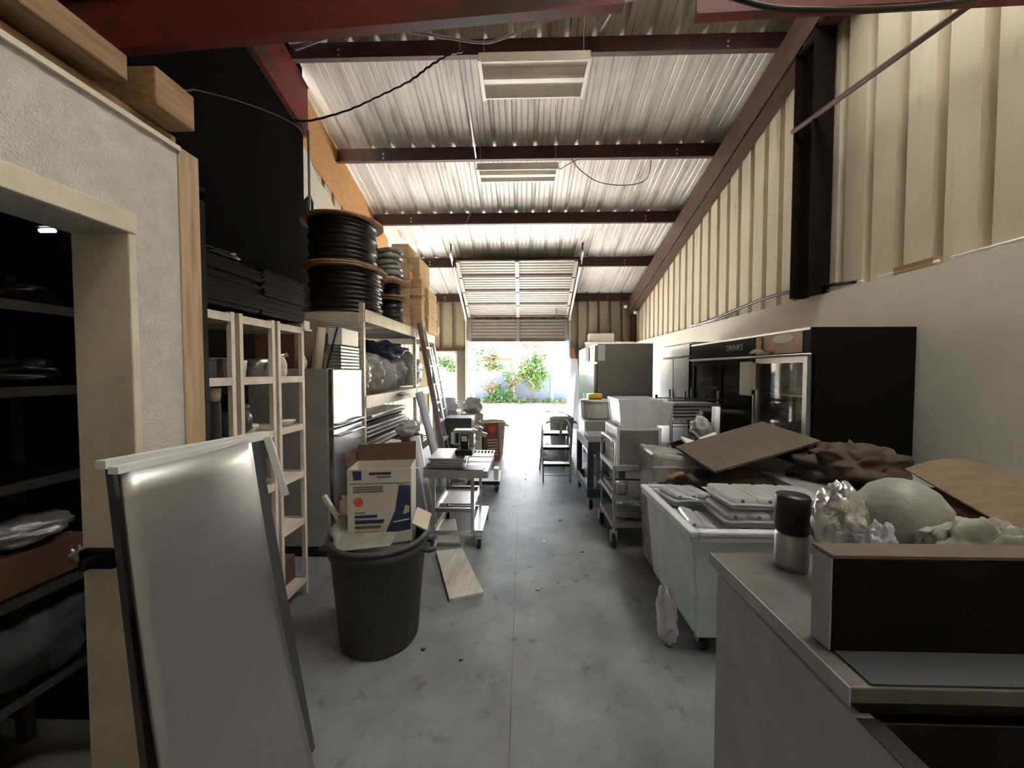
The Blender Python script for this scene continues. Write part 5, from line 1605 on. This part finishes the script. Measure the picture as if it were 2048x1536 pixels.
for k in range(6):
    v = 0.16 + 0.075 * k
    m = MB()
    m.hexa([on_panel(0.12, v), on_panel(0.88, v), on_panel(0.88, v, -0.002), on_panel(0.12, v, -0.002), on_panel(0.12, v + 0.03), on_panel(0.88, v + 0.03), on_panel(0.88, v + 0.03, -0.002), on_panel(0.12, v + 0.03, -0.002)])
    m.build('pale_line', M['cream_ink'], t)
m = MB()
pts = [on_panel(0.5 + 0.28 * math.cos(2 * PI * k / 16), 0.83 + 0.09 * math.sin(2 * PI * k / 16)) for k in range(16)]
pt2 = [p + Vector((0, 0.005, 0)) for p in pts]
m.add(pts + pt2, [tuple(range(16)), tuple(range(31, 15, -1))] + [(i, 16 + i, 16 + (i + 1) % 16, (i + 1) % 16) for i in range(16)])
m.build('round_emblem', M['red_ink'], t)
tag(MB().obox((-0.85, 6.95, 0.30), (0.22, 0.26, 0.60), (0, 0, 0.1)).build('tall_carton', M['offwhite'], bevel=0.008), 'tall pale carton between the black equipment box and the sign panel', 'carton')
for q, (c_, s_, sd, mt_, lb) in enumerate((((-1.45, 7.4, 0.95), (0.2, 0.22, 0.14), 131, 'bag', 'white bag on the carton below the side door'),
                                           ((-0.98, 7.65, 0.90), (0.2, 0.22, 0.16), 132, 'grey_can', 'grey lumpy bag beside the pier'),
                                           ((-0.98, 6.75, 0.13), (0.07, 0.12, 0.15), 133, 'tarp', 'navy bag on the floor by the aluminium ladder'))):
    if q < 2:
        tag(MB().box(c_[0] - 0.22, c_[0] + 0.22, c_[1] - 0.2, c_[1] + 0.25, 0.0, c_[2] - s_[2] * 0.8).build('grey_carton', M[('dirty_bag', 'wrap')[q]], bevel=0.01), ('dull grey carton under the white bag', 'grey wrapped carton under the lumpy bag')[q], 'carton')
    tag(MB().crumple(c_, s_, sd, 0.35).build('lumpy_bag', M[mt_], smooth=True), lb, 'bag')
RD = random.Random(23)
for k in range(34):
    xx, yy = RD.uniform(-0.6, 0.75), RD.uniform(1.5, 9.0)
    if -0.95 < xx < -0.2 and 2.4 < yy < 5.7:
        xx += 0.75
    if yy > 5.2 and xx > 0.15:
        xx -= 0.4
    r_ = RD.uniform(0.006, 0.02)
    tag(MB().crumple((xx, yy, 0.004), (r_, r_ * RD.uniform(0.6, 1.6), 0.004), 200 + k, 0.3, 7, 4).build('floor_scrap', M['black_bag']), 'tiny dark scrap of debris on the concrete floor', 'debris', 'dark scraps on the floor')

# ================================================================== STORE ROOM, DARKNESS PUT INTO THE COLOURS
t = thing('store_shelf', 'shelf unit coloured dark for shade, seen through the doorway of the plaster wall', 'shelf', (-1.95, 1.2, 0))
for sy in (0.55, 1.56):
    for sx in (-2.15, -1.76):
        MB().box(sx - 0.02, sx + 0.02, sy - 0.02, sy + 0.02, 0, 2.0).build('post', M['dark_steel'], t)
for zz in (0.45, 0.80, 1.20, 1.53, 1.83):
    s_ = MB().box(-2.16, -1.75, 0.53, 1.58, zz - 0.01, zz + 0.01).build('board', M['black'], t)
    MB().box(-1.75, -1.742, 0.53, 1.54, zz - 0.02, zz + 0.015).build('edge_strip', M['dark_steel'], s_)
put = [((-1.93, 1.40, 1.842), (0.12, 0.13, 0.05), 141, 'black', 'grey cloth heap coloured black for shade, topmost on the store shelf', 'cloth'),  # items coloured near black in place of the room's shade
       ((-1.88, 1.38, 1.60), (0.1, 0.12, 0.06), 142, 'black', 'lump coloured black for shade on the second board of the store shelf', 'bag'),
       ((-1.86, 1.36, 1.02), (0.10, 0.14, 0.05), 143, 'dull_steel', 'shiny wrapped pan on the store shelf', 'pan'),
       ((-1.82, 1.47, 0.92), (0.05, 0.05, 0.07), 144, 'dull_steel', 'small shiny wad beside the wrapped pan', 'wad'),
       ((-1.88, 1.33, 0.60), (0.13, 0.22, 0.15), 145, 'tarp_grey', 'bluish bag low on the store shelf', 'bag')]
for c_, s_, sd, mt_, lb, ct in put:
    zb = {1.842: 1.84, 1.60: 1.54, 1.02: 0.97, 0.92: 0.81, 0.60: 0.46}[c_[2]]
    tag(MB().crumple((c_[0], c_[1], zb + s_[2] * 0.8), s_, sd, 0.35).build('store_item', M[mt_], smooth=True), lb, ct)
tag(MB().box(-2.05, -1.78, 1.2, 1.5, 0.812, 0.95).build('dark_carton', M['dark_card'], bevel=0.005), 'brown carton under the wrapped pan in the store room', 'carton')
t = thing('strip_lamp', 'small lit strip lamp deep inside the dark store room', 'lamp', (-2.0, 1.5, 2.2))
MB().box(-2.06, -1.92, 1.56, 1.60, 2.20, 2.225).build('housing', M['black'], t)
MB().cyl((-2.02, 1.58, 2.188), (-1.96, 1.58, 2.188), 0.009, 8).build('tube', M['lamp'], t)
MB().cyl((-1.99, 1.58, 2.235), (-1.99, 1.58, 2.36), 0.006, 6).build('stem', M['white'], t)

# ================================================================== OUTSIDE
t = thing('yard_fence', 'white panel fence across the yard', 'fence', (0, 19.6, 0))
k = 0
xp = -10.4
while xp < 8:
    MB().box(xp - 0.07, xp + 0.07, 19.5, 19.64, -0.05, 1.62).build('post', M['fence_post'], t)
    MB().box(xp + 0.07, xp + 1.91, 19.54, 19.60, 1.40, 1.56).build('rail', M['fence_post'], t)
    MB().box(xp + 0.07, xp + 1.91, 19.54, 19.60, 0.02, 0.14).build('rail', M['fence_post'], t)
    for q in range(9):
        a = xp + 0.08 + q * 0.2035
        MB().box(a, a + 0.2033, 19.555 + 0.008 * (q % 2), 19.585, 0.14, 1.40).build('board', M['fence'], t)
    xp += 1.98
struct(MB().box(-10, 8, 18.6, 19.4, -0.03, 0.05).build('trim_planting_bed', M['soil'], bevel=0.02), 'planting bed along the white fence')


def leaves(c_, size, n, seed, leaf=0.07):
    r_ = random.Random(seed)
    m_ = MB()
    twigs = []
    for _ in range(max(4, n // 9)):
        d = Vector((r_.gauss(0, 0.5), r_.gauss(0, 0.5), r_.gauss(0, 0.5)))
        twigs.append(Vector((c_[0] + d.x * size[0], c_[1] + d.y * size[1], c_[2] + d.z * size[2])))
    sp = 0.22 * max(size)
    for _ in range(int(n * 1.8)):
        q = r_.choice(twigs)
        p = q + Vector((r_.gauss(0, sp), r_.gauss(0, sp), r_.gauss(0, sp * 0.8)))
        if p.z < 0.06:
            continue
        a = Vector((r_.gauss(0, 1), r_.gauss(0, 1), r_.gauss(0, 0.7))).normalized() * leaf * r_.uniform(0.6, 1.3)
        b = a.cross(Vector((r_.gauss(0, 1), r_.gauss(0, 1), r_.gauss(0, 1)))).normalized() * leaf * 0.4
        m_.add([p - a, p + b, p + a, p - b], [(0, 1, 2, 3)])
    return m_


def shrub(name, label, cat, trunk, blobs, seed, leaf=0.07):
    x0, y0 = trunk[0], trunk[1]
    t_ = thing(name, label, cat, (x0, y0, 0))
    m_ = MB()
    for (bx, by, bz, *_) in blobs:
        m_.tube([(x0, y0, 0), ((x0 + bx) / 2 + 0.03, y0, bz * 0.55), (bx, by, bz)], 0.018, 6)
    m_.build('stem', M['bark'], t_)
    for q, (bx, by, bz, sx, sy, sz, n, mt_) in enumerate(blobs):
        o_ = leaves((bx, by, bz), (sx, sy, sz), n, seed + q, leaf).build('foliage', M[mt_], t_)
        o_['kind'] = 'stuff'
    return t_


shrub('small_tree', 'bright green young tree in front of the white fence', 'tree', (0.5, 18.9),
      [(0.45, 18.9, 1.9, 0.8, 0.4, 0.5, 520, 'leaf'), (0.1, 18.9, 1.5, 0.5, 0.3, 0.4, 260, 'leaf2'), (0.75, 18.9, 1.45, 0.6, 0.3, 0.4, 300, 'leaf'), (0.85, 18.9, 2.5, 0.3, 0.2, 0.5, 180, 'leaf2'), (0.5, 18.9, 0.85, 0.3, 0.2, 0.5, 110, 'leaf2'), (0.2, 18.9, 2.9, 0.6, 0.3, 0.25, 120, 'leaf3')], 300, 0.09)
shrub('climbing_shrub', 'straggly rust-tipped shrub against the white fence', 'shrub', (-1.35, 18.9),
      [(-1.55, 18.9, 0.75, 0.25, 0.25, 0.5, 220, 'leaf3'), (-1.35, 18.9, 0.35, 0.32, 0.25, 0.3, 240, 'leaf'), (-1.2, 18.9, 0.75, 0.2, 0.2, 0.25, 120, 'leaf')], 330)
shrub('climbing_shrub', 'taller green shrub beside the straggly rust-tipped one', 'shrub', (-0.7, 18.9),
      [(-0.75, 18.9, 1.35, 0.2, 0.2, 0.3, 170, 'leaf'), (-0.55, 18.9, 0.95, 0.28, 0.2, 0.25, 150, 'leaf3'), (-0.7, 18.9, 0.4, 0.25, 0.2, 0.35, 220, 'leaf')], 350)
shrub('garden_tree', 'yellowing tree beyond the fence near the pier', 'tree', (-2.2, 21.5),
      [(-2.3, 21.5, 2.5, 0.8, 0.5, 0.8, 420, 'leaf'), (-1.7, 21.5, 2.2, 0.7, 0.4, 0.6, 260, 'leaf3'), (-1.5, 21.5, 1.85, 0.5, 0.3, 0.3, 200, 'leaf')], 370, 0.1)
shrub('garden_tree', 'leafy tree beyond the fence seen through the side door', 'tree', (-4.6, 21.5),
      [(-4.3, 21.5, 2.1, 0.7, 0.5, 0.5, 420, 'leaf'), (-5.2, 21.5, 2.4, 0.6, 0.5, 0.6, 340, 'leaf2'), (-4.8, 21.5, 3.0, 0.7, 0.5, 0.5, 300, 'leaf3'), (-3.9, 21.5, 1.7, 0.5, 0.4, 0.3, 200, 'leaf')], 390, 0.1)
g = MB()
for q in range(26):
    g.v and None
    xx = -2.4 + q * 0.2
    mm = leaves((xx, 18.85, 0.12), (0.3, 0.35, 0.12), 40, 420 + q, 0.06)
    g.add(mm.v, mm.f)
o = g.build('groundcover', M['leaf2'])
o['kind'] = 'stuff'
tag(o, 'low yellow-green groundcover along the fence bed', 'plants')
t = thing('wheelie_bin', 'green wheeled bin outside the side door', 'bin', (-3.05, 15.5, 0))
m = MB()
m.hexa([(-3.3, 15.3, 0.06), (-2.85, 15.3, 0.06), (-2.85, 15.8, 0.06), (-3.3, 15.8, 0.06), (-3.38, 15.2, 0.86), (-2.78, 15.2, 0.86), (-2.78, 15.9, 0.86), (-3.38, 15.9, 0.86)])
m.build('body', M['green_bin'], t, bevel=0.02)
MB().box(-3.4, -2.76, 15.17, 15.93, 0.86, 0.93).build('lid', M['green_bin'], t, bevel=0.02)
for sx in (-3.3, -2.86):
    MB().cyl((sx - 0.03, 15.8, 0.08), (sx + 0.03, 15.8, 0.08), 0.1, 12).build('wheel', M['rubber'], t)
t = thing('neighbour_house', 'orange brick house beyond the fence', 'house', (-0.9, 34, 0))
MB().box(-3.0, -0.9, 33, 38, 0, 2.7).build('wall', M['brick'], t)
m = MB()
m.add([(-3.2, 32.7, 2.7), (-0.7, 32.7, 2.7), (-0.7, 38.3, 2.7), (-3.2, 38.3, 2.7), (-2.2, 35.5, 3.9), (-1.6, 35.5, 3.9)],
      [(3, 2, 1, 0), (0, 1, 5, 4), (1, 2, 5), (2, 3, 4, 5), (3, 0, 4)])
m.build('roof', M['roof_tile'], t)
for xx in (-2.7, -1.75):
    w_ = MB().box(xx - 0.03, xx + 0.63, 32.94, 33.0, 1.3, 2.5).build('window', M['white'], t)
    MB().box(xx + 0.02, xx + 0.58, 32.92, 32.94, 1.36, 2.44).build('pane', M['bluish'], w_)
